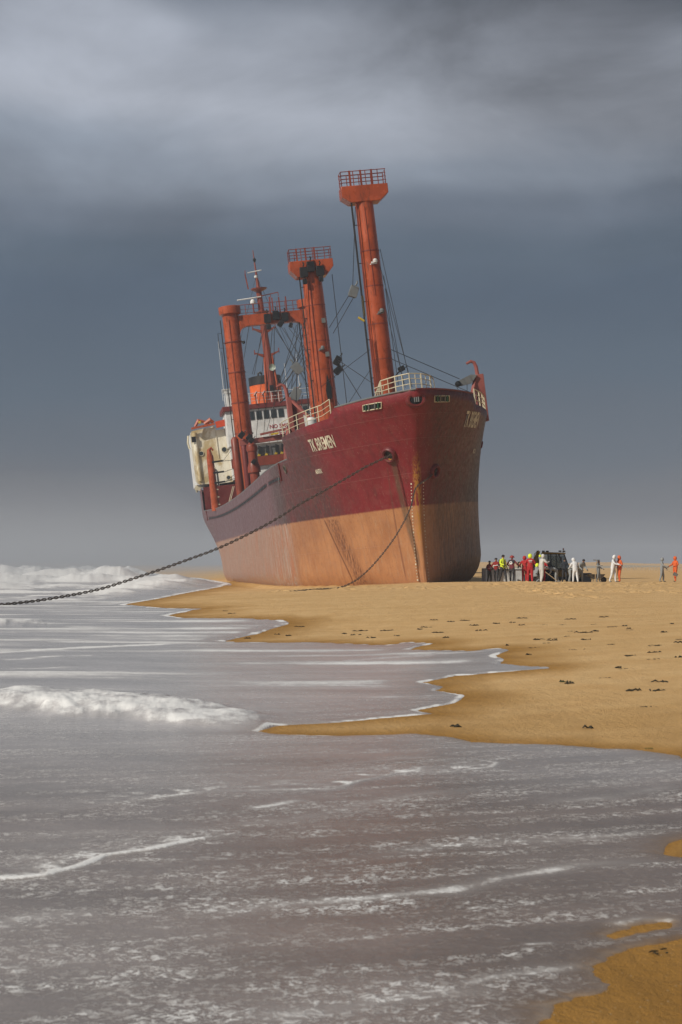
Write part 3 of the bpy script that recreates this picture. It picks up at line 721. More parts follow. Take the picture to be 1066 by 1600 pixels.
for sd in (-1,1):
    mb=MB()
    for i in range(31):
        h=.25+i*.2; dd=.50-.32*(h/6.2) if sd<0 else .26-.05*h/6
        p,n,a,b=on_hull(sd,dd,h,.015); w=.035 if i%5 else .055; hh_=.03 if i%5 else .05
        mb.hexa([p-a*w-b*hh_,p+a*w-b*hh_,p+a*w+b*hh_,p-a*w+b*hh_,p-a*w-b*hh_+n*.012,p+a*w-b*hh_+n*.012,p+a*w+b*hh_+n*.012,p-a*w+b*hh_+n*.012])
    tag(mb.build('draft_marks',LETTER,hull,None),kind='stuff')
def ring(name,sd,d,h,r,mat,depth=.12,tilt=0,r_in=.68,inner=BLACK,flare=1.0,sx=1.0):
    p,n,a,b=on_hull(sd,d,h,0)
    x=a; y=n.cross(a).normalized(); M=Matrix((( x.x,y.x,n.x),(x.y,y.y,n.y),(x.z,y.z,n.z))).to_4x4()
    Ms=M@Matrix.Diagonal((sx,1,1,1))
    mb=MB(); pr=[(r*flare,-.04),(r*flare,depth*.4),(r*.98,depth*.85),(r*.88,depth),(r*r_in,depth*.8),(r*r_in*.9,0.012)]
    mb.lathe(pr,p,20,Ms); o=mb.build(name,mat,hull)
    # dished dark throat
    md=MB(); md.lathe([(r*r_in*.97,.03),(r*r_in*.7,.02),(0.0,.015)],p,20,Ms); md.build('throat',inner,o)
    return o,p,n
hw,hp,hn=ring('hawse_pipe',-1,.99,8.2,.46,paint('hawse_paint',(.15,.02,.025),.5,rust=.7),.24,flare=1.12)
mb=MB(); q,n_,a_,b_=on_hull(-1,.90,7.92,.10); mb.tube([q-a_*.22+b_*.10,q-a_*.1-b_*.03,q+a_*.08-b_*.05,q+a_*.2+b_*.08],[.05,.09,.09,.05],6); mb.build('rusty_lip',RUST,hw)
ring('hawse_pipe',1,1.0,6.9,.42,DARKRED,.2,flare=1.12)
ring('side_scupper_ring',-1,10.84,8.55,.30,paint('scupper_paint',(.10,.08,.06),.6),.08,sx=1.0)
ring('side_scupper_ring',1,9.0,8.7,.24,DARKRED,.08)
# panama chock at the stem head
mb=MB(); mb.lathe([(.62,-.3),(.62,-.02),(.54,.10),(.42,.10),(.34,-.1)],(-.02,-3.62,11.15),20,Matrix.Rotation(R(90),4,'X')@Matrix.Diagonal((1,.72,1,1))); ck=mb.build('panama_chock',DARKRED,hull)
mb=MB(); mb.lathe([(.36,0),(0,.01)],(-.02,-3.66,11.15),16,Matrix.Rotation(R(90),4,'X')@Matrix.Diagonal((1,.72,1,1))); mb.build('throat',BLACK,ck)
mb=MB()
for dx in (-.1,.02,.14): mb.tube([(dx-.02,-3.73,11.0),(dx-.02,-3.73,11.3)],.045,6)
mb.build('mooring_roller',GREY,ck)
# roller fairleads cut in the bulwark
for sd,d0,d1,h in ((-1,1.75,.95,11.15),(1,.50,1.25,11.15)):
    pts=[]
    ds_=np.linspace(d0,d1,7)
    low=[on_hull(sd,d,h-.17,.03)[0] for d in ds_]; up=[on_hull(sd,d,h+.17,.03)[0] for d in ds_]
    mb=MB(); mb.tube(low+up[::-1]+[low[0]],.035,6); fl=mb.build('roller_fairlead',CREAM,hull)
    mb=MB()
    for i in range(6): mb.hexa([low[i],low[i+1],low[i+1]+Vector((0,0,.01)),low[i]+Vector((0,0,.01)),up[i],up[i+1],up[i+1]+Vector((0,0,.01)),up[i]+Vector((0,0,.01))])
    mb.build('opening',BLACK,fl)
    for k in (1,2,4,5):
        mb=MB(); mb.tube([low[k]*.98+up[k]*.02+Vector((0,-.05,0)),up[k]+Vector((0,-.05,0))],.05,8); mb.build('roller',GREEN if k%2 else GREY,fl)
# freeing slot along the midship bulwark
for sd in (-1,):
    mb=MB(); mk_=MB()
    def slot(da,db):
        n=int((db-da)/.8)
        for i in range(n):
            a0=da+i*(db-da)/n; a1=a0+(db-da)/n*.80
            p0,n0,_,_=on_hull(sd,a0,top_h(a0,sd)-1.12,.02); p1,_,_,_=on_hull(sd,a1,top_h(a1,sd)-1.12,.02)
            u=Vector((0,0,.22)); mb.hexa([p0,p1,p1-n0*.015,p0-n0*.015,p0+u,p1+u,p1+u-n0*.015,p0+u-n0*.015])
        lo=[on_hull(sd,d,top_h(d,sd)-1.15,.05)[0] for d in np.linspace(da,db,20)]; mk_.tube(lo,.015,4)
        mk_.tube([q+Vector((0,0,.30)) for q in lo],.015,4)
    slot(12.2,17.5); slot(18.6,97)
    for d in (11.9,97.6): 
        p0=on_hull(sd,d,top_h(d,sd)-.02,.04)[0]; p1=on_hull(sd,d+.4,top_h(d,sd)-1.25,.04)[0]; mk_.tube([p0,p1],.05,5)
    tag(mb.build('freeing_slot',BLACK,hull),kind='stuff'); mk_.build('slot_moulding',DARKRED,hull)

# --- rails
def railing(name,base,height,mat,parent,n_post,bars=(1.0,.66,.33),r=.03,posts_up=(0,0,1)):
    """base: list of points; posts are spread evenly"""
    base=[Vector(p) for p in base]; L=[0]
    for a,b in zip(base[:-1],base[1:]): L.append(L[-1]+(b-a).length)
    def at_(s):
        for i in range(len(L)-1):
            if s<=L[i+1]+1e-6:
                k=(s-L[i])/max(1e-6,L[i+1]-L[i]); return base[i].lerp(base[i+1],k)
        return base[-1]
    mb=MB(); u=Vector(posts_up)*height
    for q in bars: mb.tube([p+u*q for p in base],r*(1.1 if q==1 else .75),5)
    for i in range(n_post):
        p=at_(L[-1]*i/(n_post-1)); mb.tube([p,p+u],r*1.15,5)
    return mb.build(name,mat,parent)
railing('forecastle_rail',edge_path(-1,3.75,9.5,0,8,.10),1.02,CREAM,ship,6)
railing('forecastle_rail',edge_path(1,4.1,9.5,0,8,.10),1.0,CREAM,ship,6,r=.04)
def bowrail():
    base=[(-2.1,-1.35,11.55),(-1.75,-1.9,11.6),(-1.0,-2.7,11.7),(-.2,-3.2,11.75),(.55,-3.0,11.7),(1.25,-2.3,11.6)]
    mb=MB(); top=[Vector(p)+Vector((0,0,1.05)) for p in base]; top[0]=Vector((-1.75,-1.7,12.62))
    mb.tube([(-2.25,-1.2,11.4)]+top+[(1.5,-2.0,12.45)],.04,6)
    mb.tube([Vector(p)+Vector((0,0,.42 if i else .5)) for i,p in enumerate(base)],.028,5); mb.tube([Vector(p)+Vector((0,0,.74)) for i,p in enumerate(base)],.028,5)
    for i,p in enumerate(base):
        q=top[i]; mb.tube([Vector(p)-Vector((0,0,.3)),q],.036 if i<4 else .05,5)
        if i<5:
            m_=(Vector(p)+Vector(base[i+1]))/2; mb.tube([m_-Vector((0,0,.2)),(q+top[i+1])/2],.028,5)
    mb.tube([(-1.75,-1.2,11.3),(-1.55,-1.75,12.4)],.03,5); mb.tube([(1.5,-2.0,12.45),(1.7,-1.4,11.5)],.025,5)
    return mb.build('bow_pulpit_rail',CREAM,ship)
bowrail()

# --- crane posts
def cross_head(parent,c,w,dp,z0,z1,rail_h,name='crosstree',blocks=False,left_more=0):
    poly=[(-w/2-left_more,z1),(w/2,z1),(w/2,z1-.62),(w/2-.62,z0),(-w/2+.55-left_more*.4,z0),(-w/2-left_more,z1-.72)]
    poly=[(c[0]+a,b) for a,b in poly][::-1]
    mb=MB(); mb.prism(poly,c[1]-dp/2,c[1]+dp/2); o=mb.build(name,ORANGE,parent,bevel=.03)
    x0,x1=c[0]-w/2-left_more+.06,c[0]+w/2-.06; y0,y1=c[1]-dp/2+.06,c[1]+dp/2-.06
    railing('crosstree_rail',[(x0,y0,z1),(x1,y0,z1),(x1,y1,z1),(x0,y1,z1),(x0,y0,z1)],rail_h,DKORANGE,parent,11,bars=(1,.75,.5,.25),r=.028)
    mb=MB()
    for k in range(3): mb.box(x0+.55+k*.75,x0+.68+k*.75,y0-.02,y0+.06,z1,z1+rail_h+.05)
    mb.build('head_bracket',DKORANGE,parent)
    return o
def column(parent,x,y,z0,z1,r0,r1,name='column',bands=(),mat=None,lean=0):
    mb=MB(); mb.lathe([(r0,0),(r0*.985,(z1-z0)*.33),(r1,z1-z0)],(x,y,z0),32); o=mb.build(name,mat or ORANGE,parent)
    for zb in bands:
        rr=r0+(r1-r0)*(zb-z0)/(z1-z0); b=MB(); b.lathe([(rr,-.05),(rr+.035,-.04),(rr+.035,.04),(rr,.05)],(x,y,zb),32); b.build('band',DKORANGE,o)
    return o
def ladder(parent,x,y,z0,z1,mat=BLACK,w=.36,name='ladder'):
    mb=MB()
    for s_ in (-w/2,w/2): mb.tube([(x,y+s_,z0),(x,y+s_,z1)],.035,4)
    z=z0+.2
    while z<z1: mb.tube([(x,y-w/2,z),(x,y+w/2,z)],.016,4); z+=.4
    z=z0+1
    while z<z1: mb.beam((x,y,z),(x+.35,y,z),.05,.05); z+=2.6
    return mb.build(name,mat,parent)
def block(parent,p,s=.35,mat=BLACK,name='cargo_block',rot=0):
    M=Matrix.Translation(p)@Matrix.Rotation(rot,4,'Y')
    mb=MB(); mb.prism([(-s*.42,-s*.75),(s*.38,-s*.75),(s*.52,-s*.6),(s*.5,s*.45),(s*.34,s*.6),(-s*.5,s*.6),(-s*.55,-s*.55)],-s*.3,s*.3,M)
    mb.tube([M@Vector((0,0,s*.7)),M@Vector((s*.12,0,s*1.05)),M@Vector((0,0,s*1.3))],s*.11,5)
    return mb.build(name,mat,parent,bevel=.02)
def lamp(parent,p,mat=WHITE):
    mb=MB(); x,y,z=p; mb.beam((x-.35,y+.1,z-.12),(x+.1,y-.1,z-.12),.05,.05); mb.lathe([(.04,0),(.15,.05),(.17,.2),(.10,.3),(0,.32)],(x,y-.1,z-.1),10)
    mb.box(x-.28,x-.1,y-.12,y,z-.1,z+.02)
    return mb.build('deck_lamp',mat,parent)
def wire(parent,a,b,r=.022,sag=0.0,name='rigging_wire'):
    a=Vector(a); b=Vector(b); n=6 if sag else 1
    mb=MB(); mb.tube([a.lerp(b,i/n)-Vector((0,0,sag*4*(i/n)*(1-i/n))) for i in range(n+1)],r,4); return mb.build(name,WIRE,parent)

fm=empty('fore_mast',parent=ship)
column(fm,.38,9,8.0,25.95,.74,.60,bands=(22.6,20.2,17.6,15.2))
cross_head(fm,(.42,9),3.2,1.25,25.9,27.02,.98,left_more=0)
ladder(fm,-.55,8.7,10.4,25.9)
mb=MB(); mb.tube([(-.36,8.5,10.5),(-.28,8.5,25.8)],.05,5); mb.tube([(.30,8.28,19.5),(.25,8.38,25.6)],.02,4); mb.build('cable_conduit',DKORANGE,fm)
lamp(fm,(.55,8.3,21.75)); lamp(fm,(.62,8.25,18.35),GREY)
mb=MB(); mb.beam((-.95,8.8,18.2),(-.55,8.8,17.9),.16,.12); mb.beam((-.52,8.6,18.2),(-.52,8.6,19.6),.1,.1); mb.build('yellow_fitting',YELLOW,fm)
mb=MB()
for k in range(6): mb.tube([(-.30+.06*k,8.34-.02*(k%2),10.6+.3*k),(-.34+.05*k,8.33,15.2+1.3*(k%3))],.022,4)
mb.build('pipe_run',DKORANGE,fm)

sm_=empty('second_mast',parent=ship)
column(sm_,-.55,33,7.7,25.6,1.0,.80,bands=(23,20,17.6,15.2))
mb=MB(); mb.tube([(-.95,32.12,14),(-.9,32.2,25)],.05,5); mb.tube([(.05,32.0,14.5),(.0,32.2,21)],.035,5); mb.tube([(-1.25,32.3,15),(-1.2,32.35,22),(-1.05,32.3,24.8)],.03,5); mb.build('cable_conduit',DKORANGE,sm_)
for z_ in (18.6,21.4): 
    mb=MB(); mb.box(-.25,.05,31.95,32.15,z_,z_+.4); mb.build('junction_box',GREY,sm_)
cross_head(sm_,(-.55,33),3.65,1.5,25.4,26.72,1.0,name='crosstree')
for k,(dx,dz) in enumerate(((-.75,0),(-.12,.42),(.62,.0))): block(sm_,(-.55+dx,32.0,25.75+dz),.62)
block(sm_,(-.55-.75,31.9,24.95),.34); block(sm_,(-.55+.62,31.9,25.05),.34)
ladder(sm_,-1.62,32.7,8,25.5)
lamp(sm_,(-.45,32.0,19.3),GREY)
mb=MB(); mb.prism([(-.15,0),(.2,.1),(.28,1.0),(.12,1.6),(.02,2.2),(-.1,1.5),(-.22,.8)],31.93,32.01,Matrix.Translation((-.35,0,15.0))); mb.build('burn_stain',BLACK,sm_)  # black burn-like stain on the column, built as a thin plate
for p,s in (((.62,31.6,17.35),.55),((.85,31.8,13.6),.3)): block(sm_,p,s,rot=.9)

gp=empty('goalpost_mast',parent=ship)
column(gp,-5.42,62,7.7,27.4,.92,.82,name='left_column'.replace('left_','') ,bands=())
column(gp,2.62,62,7.7,27.4,.98,.84)
for x in (-5.42,2.62):
    mb=MB(); mb.tube([(x-.3,61.1,9),(x-.25,61.18,26.8)],.05,5); mb.tube([(x+.35,61.15,9),(x+.3,61.2,22)],.035,5); mb.build('cable_conduit',DKORANGE,gp)
    for z_ in (24.6,21.5,18.4,15.3):
        rr=.90; mb=MB(); mb.lathe([(rr-.05,-.05),(rr+.035,-.04),(rr+.035,.04),(rr-.05,.05)],(x,62,z_),28); mb.build('band',DKORANGE,gp)
    mb=MB(); mb.lathe([(.86,-.02),(1.12,.12),(1.13,.85),(1.02,.9),(0,.9)],(x,62,27.35),28); mb.build('column_cap',ORANGE,gp)
mb=MB(); zt,zb=27.2,26.1; x0,x1=-4.65,1.86
arcL=[(x0,zb-.75),(x0+.12,zb-.4),(x0+.35,zb-.15),(x0+.8,zb)]; arcR=[(x1-.8,zb),(x1-.35,zb-.15),(x1-.12,zb-.4),(x1,zb-.75)]
mb.prism([(x0,zt)]+arcL+arcR+[(x1,zt)],61.5,62.4); mb.build('crossbeam',ORANGE,gp)
railing('crossbeam_rail',[(x0,61.6,zt),(x1,61.6,zt)],1.05,DKORANGE,gp,9,bars=(1,.55,.2),r=.03)
mb=MB()
for x in (-1.1,-.4,.3): mb.box(x,x+.12,61.5,61.6,zt,zt+1.5)
mb.build('head_bracket',DKORANGE,gp)
for x,dz in ((-1.75,-.1),(-.85,.12),(.05,-.1)): block(gp,(x,61.2,26.75+dz),.66)
block(gp,(-1.7,61.1,25.75),.42); block(gp,(-.45,61.1,25.95),.5,rot=.7); block(gp,(.55,61.1,25.7),.36,rot=.4)
ladder(gp,-6.5,61.8,8,26.9); ladder(gp,1.5,61.8,8,26)
mb=MB(); mb.tube([(-6.5,61.7,25.6),(-6.9,61.7,25.6),(-6.9,61.7,24.1),(-6.5,61.7,24.1)],.03,4); mb.build('ladder_cage',BLACK,gp)
mb=MB(); mb.lathe([(.05,0),(.16,.1),(.16,.3)],(-4.4,61.6,24.3),8); mb.build('deck_lamp',BLACK,gp)

dm=empty('derrick_posts',parent=ship)
def boomc(x,y,z0,z1,r,mat=DKORANGE):
    mb=MB(); mb.lathe([(r,0),(r*1.02,(z1-z0)*.5),(r*.92,z1-z0),(r*.5,z1-z0+.25),(0,z1-z0+.3)],(x,y,z0),20); return mb.build('derrick_post',mat,dm)
boomc(-6.55,60,7.7,14.6,.42); boomc(-5.85,58,7.7,14.2,.30,DARKRED); boomc(-5.75,50,7.7,13.2,.46)
mb=MB(); mb.lathe([(.62,0),(.6,.5),(.48,.9)],(-5.75,50,10.6),18); mb.build('post_collar',DKORANGE,dm); mb=MB(); mb.lathe([(.5,0),(.55,.3),(.48,.6)],(-5.75,50,12.6),18); mb.build('post_collar',DKORANGE,dm)
mb=MB(); mb.beam((-6.45,55,13.85),(-1.6,55,14.05),.5,.5); mb.beam((-4.4,54.6,14.45),(-1.9,54.6,14.75),.28,.2); mb.build('stowed_boom',PINKRED,dm)
mb=MB(); mb.beam((-3.4,54.5,14.35),(-2.6,54.5,14.4),.2,.16); mb.build('boom_marking',YELLOW,dm)
for p,s in (((-6.2,54.4,14.6),.5),((-5.5,54.4,14.3),.45),((-5.75,49.2,13.6),.4),((-5.75,49.3,11.6),.35)): block(dm,p,s,rot=.8)
block(dm,(-1.0,50,17.6),.85,GREY,rot=.5); block(dm,(-.65,50,20.0),.8,GREY,rot=-.6)
mb=MB(); mb.tube([(-2.2,50,18.6),(-1.4,50,19.3),(-.7,50,20.3)],.06,5); mb.tube([(-2.6,50,16.9),(-1.7,50,17.6),(-1.0,50,18.0)],.07,5); mb.build("hook_rope",WIRE,dm)
# starboard kingpost aft on the rail
kp=empty('small_kingpost',parent=ship)
mb=MB(); mb.lathe([(.52,0),(.46,3),(.42,6.4),(.40,6.6)],(-7.55,90,8.6),20); mb.tube([(-7.55,90,15.1),(-7.6,90,15.9),(-7.3,90,16.15),(-7.1,90,15.8)],[.4,.25,.16,.12],10); mb.build('post',ORANGE,kp)
for z in (14.4,13.1,11.9): 
    mb=MB(); mb.beam((-7.4,89.5,z),(-6.1,89.5,z+.05),.28,.2); mb.build('cargo_block',BLACK,kp)
for z in (9.3,10.2,11.1,12.0,12.9,13.7):
    mb=MB(); mb.beam((-7.2,89.5,z),(-7.0,89.5,z),.14,.10); mb.build('cleat',CREAM,kp)
for a,b in (((-6.1,89.5,14.4),(-5.0,80,15.6)),((-6.1,89.5,14.4),(-4.9,80,13.8)),((-6.1,89.5,13.1),(-4.9,80,13.0)),((-6.1,89.5,11.9),(-4.9,80,12.6)),((-6.1,89.5,11.9),(-4.9,80,11.9))): wire(kp,a,b,.03)

# davits beside the forecastle rails
def davit(sd,x,y,z0,z1,name='davit'):
    e=empty(name,parent=ship); mb=MB()
    w=.30 if sd>0 else .17
    mb.prism([(x-w*1.15,z0),(x+w*1.15,z0),(x+w,z1),(x-w,z1)],y-.3,y+.3); mb.build('post',PINKRED,e,bevel=.03)
    mb=MB(); mb.tube([(x-.05,y,z1-.1),(x-.1,y,z1+.55),(x-.2,y,z1+.85),(x-.42,y,z1+.95),(x-.75,y,z1+.82)],[.14,.13,.12,.11,.08],8); mb.build('gooseneck',PINKRED,e)
    return e
dv=davit(1,6.95,9.0,10.3,13.55)
mb=MB(); mb.beam((6.75,8.9,13.4),(5.55,7.6,10.6),.22,.22); mb.build('brace',PINKRED,dv)
mb=MB(); mb.prism([(6.75,13.5),(6.3,13.55),(5.5,13.25),(5.3,12.95),(5.6,12.85),(6.3,12.95)],8.5,8.75); mb.build('cheek_plate',GREY,dv)
mb=MB(); mb.lathe([(.0,-.15),(.2,-.1),(.2,.1),(0,.15)],(5.35,8.5,13.0),10,Matrix.Rotation(R(90),4,'X')); mb.build('sheave',BLACK,dv)
wire(dv,(6.0,8.6,12.9),(5.7,8.2,10.9),.02); wire(dv,(6.7,8.6,12.2),(6.1,8.2,10.9),.025); wire(dv,(5.2,8.5,12.9),(5.05,6,11.7),.02)
mb=MB(); mb.prism([(6.0,10.9),(6.5,11.05),(7.3,10.9),(7.3,11.9),(6.85,12.0),(6.5,11.3)],9.2,9.5); mb.build('foot_gusset',DARKRED,dv)
ds2=davit(-1,-5.95,12,8,13.55)
for pl in ds2.children:
    pass
mb=MB(); mb.prism([(-5.75,11.3),(-5.0,11.4),(-5.1,12.9),(-5.75,13.2)],11.95,12.1); mb.build('winch_screen',PINKRED,ds2)
mb=MB(); mb.beam((-5.75,11.8,13.3),(-4.2,9.2,10.9),.16,.16); mb.build('brace',PINKRED,ds2)
mb=MB(); mb.tube([(-6.6,11.6,9.2),(-6.5,11.6,10.3),(-6.25,11.6,11.2),(-6.35,11.6,11.5)],[.2,.2,.16,.1],8); mb.build('side_roller',PINKRED,ds2)

# deck gear behind the rail and hatches
gear=empty('forecastle_gear',parent=ship)
mb=MB(); mb.lathe([(.55,-.9),(.55,-.8),(.3,-.78),(.3,.78),(.55,.8),(.55,.9)],(-2.9,6,11.0),14,Matrix.Rotation(R(90),4,'Y')); mb.box(-3.9,-1.9,5.7,6.5,10.3,10.8); mb.build('windlass',GREEN,gear)
mb=MB(); mb.lathe([(.55,-.9),(.55,-.8),(.3,-.78),(.3,.78),(.55,.8),(.55,.9)],(3.2,6,11.0),14,Matrix.Rotation(R(90),4,'Y')); mb.box(2.2,4.2,5.7,6.5,10.3,10.8); mb.build('windlass',GREEN,gear)
mb=MB(); mb.lathe([(.16,0),(.16,.75),(.34,.85),(.36,1.15),(.2,1.35),(0,1.38)],(-5.1,7.4,10.3),14); mb.build('ventilator',WHITE,gear)
mb=MB(); mb.lathe([(.14,0),(.14,.5),(.22,.55),(.22,.8)],(-4.85,7.0,10.3),10); mb.build('white_drum',WHITE,gear)
for x,y in ((-5.6,8.2),(-4.5,6.6),(-3.9,5.6),(5.5,6.8),(6.2,8.2)):
    mb=MB(); mb.lathe([(.18,0),(.18,.6),(.24,.65),(.24,.72),(0,.74)],(x,y,10.3),10); mb.lathe([(.18,0),(.18,.6),(.24,.65),(.24,.72),(0,.74)],(x+.45,y+.3,10.3),10); mb.build('bollard',BLACK,gear)
mb=MB()
r5=random.Random(5)
for k in range(16):
    x=-4.3+r5.random()*.9; y=4.3+r5.random()*.9; mb.tube([(x,y,10.35+r5.random()*.4),(x+r5.uniform(-.3,.3),y+r5.uniform(-.3,.3),10.7+r5.random()*.35),(x+r5.uniform(-.4,.4),y,10.4)],.07,5)
mb.build('net_heap',GREEN,gear)
mb=MB(); mb.box(-3.0,-1.2,8.2,9.2,10.3,11.5); mb.build('store_locker',DKORANGE,gear)
for y0,y1,x0,x1 in ((16,30,-5,5),(36,56,-5,5),(65,84,-5,5)):
    mb=MB(); mb.box(x0,x1,y0,y1,7.7,8.75); hc=mb.build('hatch_coaming',DKORANGE,ship)
    k=0; y=y0
    while y<y1-1: 
        mb=MB(); mb.box(x0-.1,x1+.1,y+.03,min(y1,y+3.3),8.75,9.05); mb.build('hatch_cover_panel',GREY,hc,bevel=.04); y+=3.4

# --- accommodation
t=NT('stained_white_plating'); v=t.co('Object'); s3=t.n('ShaderNodeSeparateXYZ'); t.l(v,s3.inputs[0])
a_=t.noise(t.co('Object',(1,1,.7),(2,0,1)),.42,5,.6,.3); b_=t.noise(t.co('Object',(1.5,1.5,.25)),1.3,5,.7); c_=t.noise(v,2.3,5,.7)
cb=t.mix(t.rng(b_,.35,.7),(.74,.70,.58),(.58,.52,.38)); cb=t.mix(t.math('MULTIPLY',t.rng(a_,.44,.56),.85),cb,(.40,.29,.12)); cb=t.mix(t.math('MULTIPLY',t.rng(c_,.55,.75),.4),cb,(.20,.13,.06))
t.set('Base Color',cb); t.set('Roughness',.6); STAIN=t.m
h=empty('accommodation_block',parent=ship)
mb=MB(); mb.box(-9.0,9.0,102,112,12.45,19.2); mb.build('lower_house',WHITE,h,bevel=.05)
mb=MB(); mb.prism([(-9.05,12.9),(-8.6,12.5),(-7.3,12.45),(-7.3,12.5),(-7.2,13.9),(-6.9,14.3),(-6.4,14.35),(-6.1,14.0),(-6.05,12.35),(-4.3,12.4),(-4.15,12.7),(-3.6,19.4),(-5.85,19.15),(-5.95,19.7),(-8.85,19.35),(-9.1,18.9)],101.80,101.97); mb.build('stained_front_plate',STAIN,h)
mb=MB(); mb.tube([(-8.55,101.7,19.1),(-8.5,101.7,17),(-8.45,101.7,12.9)],[.26,.24,.22],10); mb.build('corner_roll',STAIN,h)
mb=MB(); mb.tube([(-5.85,101.72,19.5),(-5.8,101.72,15.6)],.06,5); mb.build('vertical_rib',STAIN,h)
mb=MB(); mb.box(-7.3,-6.05,101.99,102.1,12.0,14.2); mb.build('door_recess',GREY,h)
mb=MB(); mb.box(-6.75,-6.3,101.85,101.95,12.2,13.8); mb.build('door',WHITE,h,bevel=.03)
for x,z,r_ in ((-7.95,16.4,.26),(-5.0,16.6,.31),(-4.85,13.0,.24)):
    mb=MB(); mb.lathe([(r_+.07,-.02),(r_+.07,.05),(r_,.06),(r_,-.0)],(x,101.74,z),18,Matrix.Rotation(R(90),4,'X')); pf=mb.build('porthole',CREAM,h)
    mb=MB(); mb.lathe([(r_,.03),(0,.035)],(x,101.74,z),18,Matrix.Rotation(R(90),4,'X')); mb.build('pane',GLASS,pf)
mb=MB(); mb.box(-9.0,-8.45,101.3,101.5,17.9,18.6); mb.build('square_window',BLACK,h)
mb=MB(); mb.beam((-5.75,101,19.75),(-3.3,101,20.1),.7,.8); mb.build('roof_beam',paint('bright_orange_paint',(.55,.06,.015),.4),h)
mb=MB(); mb.beam((-8.9,101,19.6),(-5.9,101,19.9),.5,.25); mb.tube([(-8.4,101,19.8),(-7.9,101,20.5),(-7.1,101,20.3)],[.18,.3,.16],7); mb.tube([(-7.2,101,20.0),(-6.4,101,20.45),(-6.0,101,20.1)],[.25,.35,.2],7); mb.build('liferaft_cradle',ORANGE,h)
mb=MB(); mb.lathe([(0,-.1),(.2,-.05),(.2,.05),(0,.1)],(-7.75,100.8,20.3),10,Matrix.Rotation(R(90),4,'X')); mb.build('yellow_cap',YELLOW,h)
mb=MB(); mb.tube([(-9.0,103,12.5),(-9.0,103,11.6)],.16,6); mb.tube([(-9.3,103,18.9),(-9.45,103,18.0),(-9.3,103,17.2)],.14,6); mb.beam((-9.2,102.5,12.2),(-8.5,102.5,12.0),.5,.6); mb.build('side_fender',CREAM,h)
mb=MB()
for dx in (0,.18): mb.tube([(-4.6+dx,99.3,11.7),(-5.6+dx,99.3,9.0)],.04,4)
mb.build('leaning_ladder',CREAM,h)
wb=empty('wheelhouse',parent=ship)
mb=MB(); mb.box(-4.6,6.9,98,104,16.6,21.0); mb.build('house_front',WHITE,wb,bevel=.05)
mb=MB(); mb.box(-4.9,7.2,97.7,104.3,21.0,21.62); mb.build('roof_edge',DARKRED,wb,bevel=.04)
mb=MB(); mb.box(-4.4,6.6,98.6,104,12.5,16.6); mb.build('lower_front',WHITE,wb)
mb=MB(); mb.box(-4.5,6.8,98.2,98.6,13.9,15.05); mb.build('red_band',DKORANGE,wb)
for k in range(9):
    x=-1.35+k*.93
    if k>4: x+=.3
    if x>6: continue
    mb=MB(); zc=20.2
    mb.prism([(x-.36,zc-.55),(x+.36,zc-.55),(x+.36,zc+.55),(x-.36,zc+.55)],97.93,98.0); wn=mb.build('window',GREY,wb,bevel=.02)
    mb=MB(); mb.box(x-.30,x+.30,97.90,97.94,zc-.49,zc+.49); mb.build('pane',GLASS,wn)
for x in (-1.3,-.2,1.2): 
    mb=MB(); mb.box(x-.5,x+.5,98.5,98.6,15.1,16.2); mb.build('lower_window',GREY,wb)
for x in (-.9,.05,1.25,2.0):
    mb=MB(); mb.prism([(x-.3,15.1),(x+.1,15.1),(x+.35,15.75),(x+.1,16.1),(x-.05,15.5)],98.3,98.42); mb.build('yellow_gear',YELLOW,wb)
    mb=MB(); mb.prism([(x-.1,15.4),(x+.35,15.3),(x+.4,16.2),(x+.0,16.4)],98.2,98.28); mb.build('dark_gear',BLACK,wb)
def flat_text(body,x,z,y,hgt,wid,parent,mat,name='wall_lettering'):
    me=text_mesh(body,1,.02); xs=[q.co.x for q in me.vertices]; ys=[q.co.y for q in me.vertices]; a0,a1,b0,b1=min(xs),max(xs),min(ys),max(ys)
    for q in me.vertices: q.co=Vector((x+(q.co.x-a0)/(a1-a0)*wid,y,z+(q.co.y-b0)/(b1-b0)*hgt))
    me.materials.append(mat); o=bpy.data.objects.new(name,me); COL.objects.link(o); o.parent=parent
flat_text('NO SMOKING',.75,18.35,97.97,.5,4.2,wb,REDTXT); flat_text('SAFETY FIRST',.55,17.5,97.97,.55,4.9,wb,REDTXT)
railing('wheelhouse_rail',[(-3.2,97.9,21.62),(6.9,97.9,21.62)],1.35,WHITE,wb,12,bars=(1,.6,.3),r=.03)
railing('house_rail',[(-4.4,97.4,16.7),(6.8,97.4,16.7)],1.05,WHITE,wb,12,bars=(1,.5),r=.022)
mb=MB(); mb.box(-4.2,-3.0,98,100,21.6,23.6); mb.box(-4.6,-3.2,97.9,98.1,23.3,23.8); mb.build('wing_locker',WHITE,wb)
railing('wing_rail',[(-4.7,97.8,22.4),(-3.1,97.8,22.4)],1.4,WHITE,wb,4)
mb=MB()
for x in (-.6,.4,3.3,4.6):
    mb=MB(); mb.tube([(x,97.6,21.6),(x-.05,97.6,22.9)],.09,6); mb.tube([(x-.2,97.55,22.6),(x+.2,97.55,23.1)],.14,6); mb.build('searchlight',DKORANGE,wb)
mb=MB(); 
for x,z1 in ((-4.4,30),(5.2,27.5),(3.6,26.5)):
    mb=MB(); mb.tube([(x,99,21.6),(x,99,z1)],[.05,.02],4); mb.build('whip_aerial',WHITE,wb)
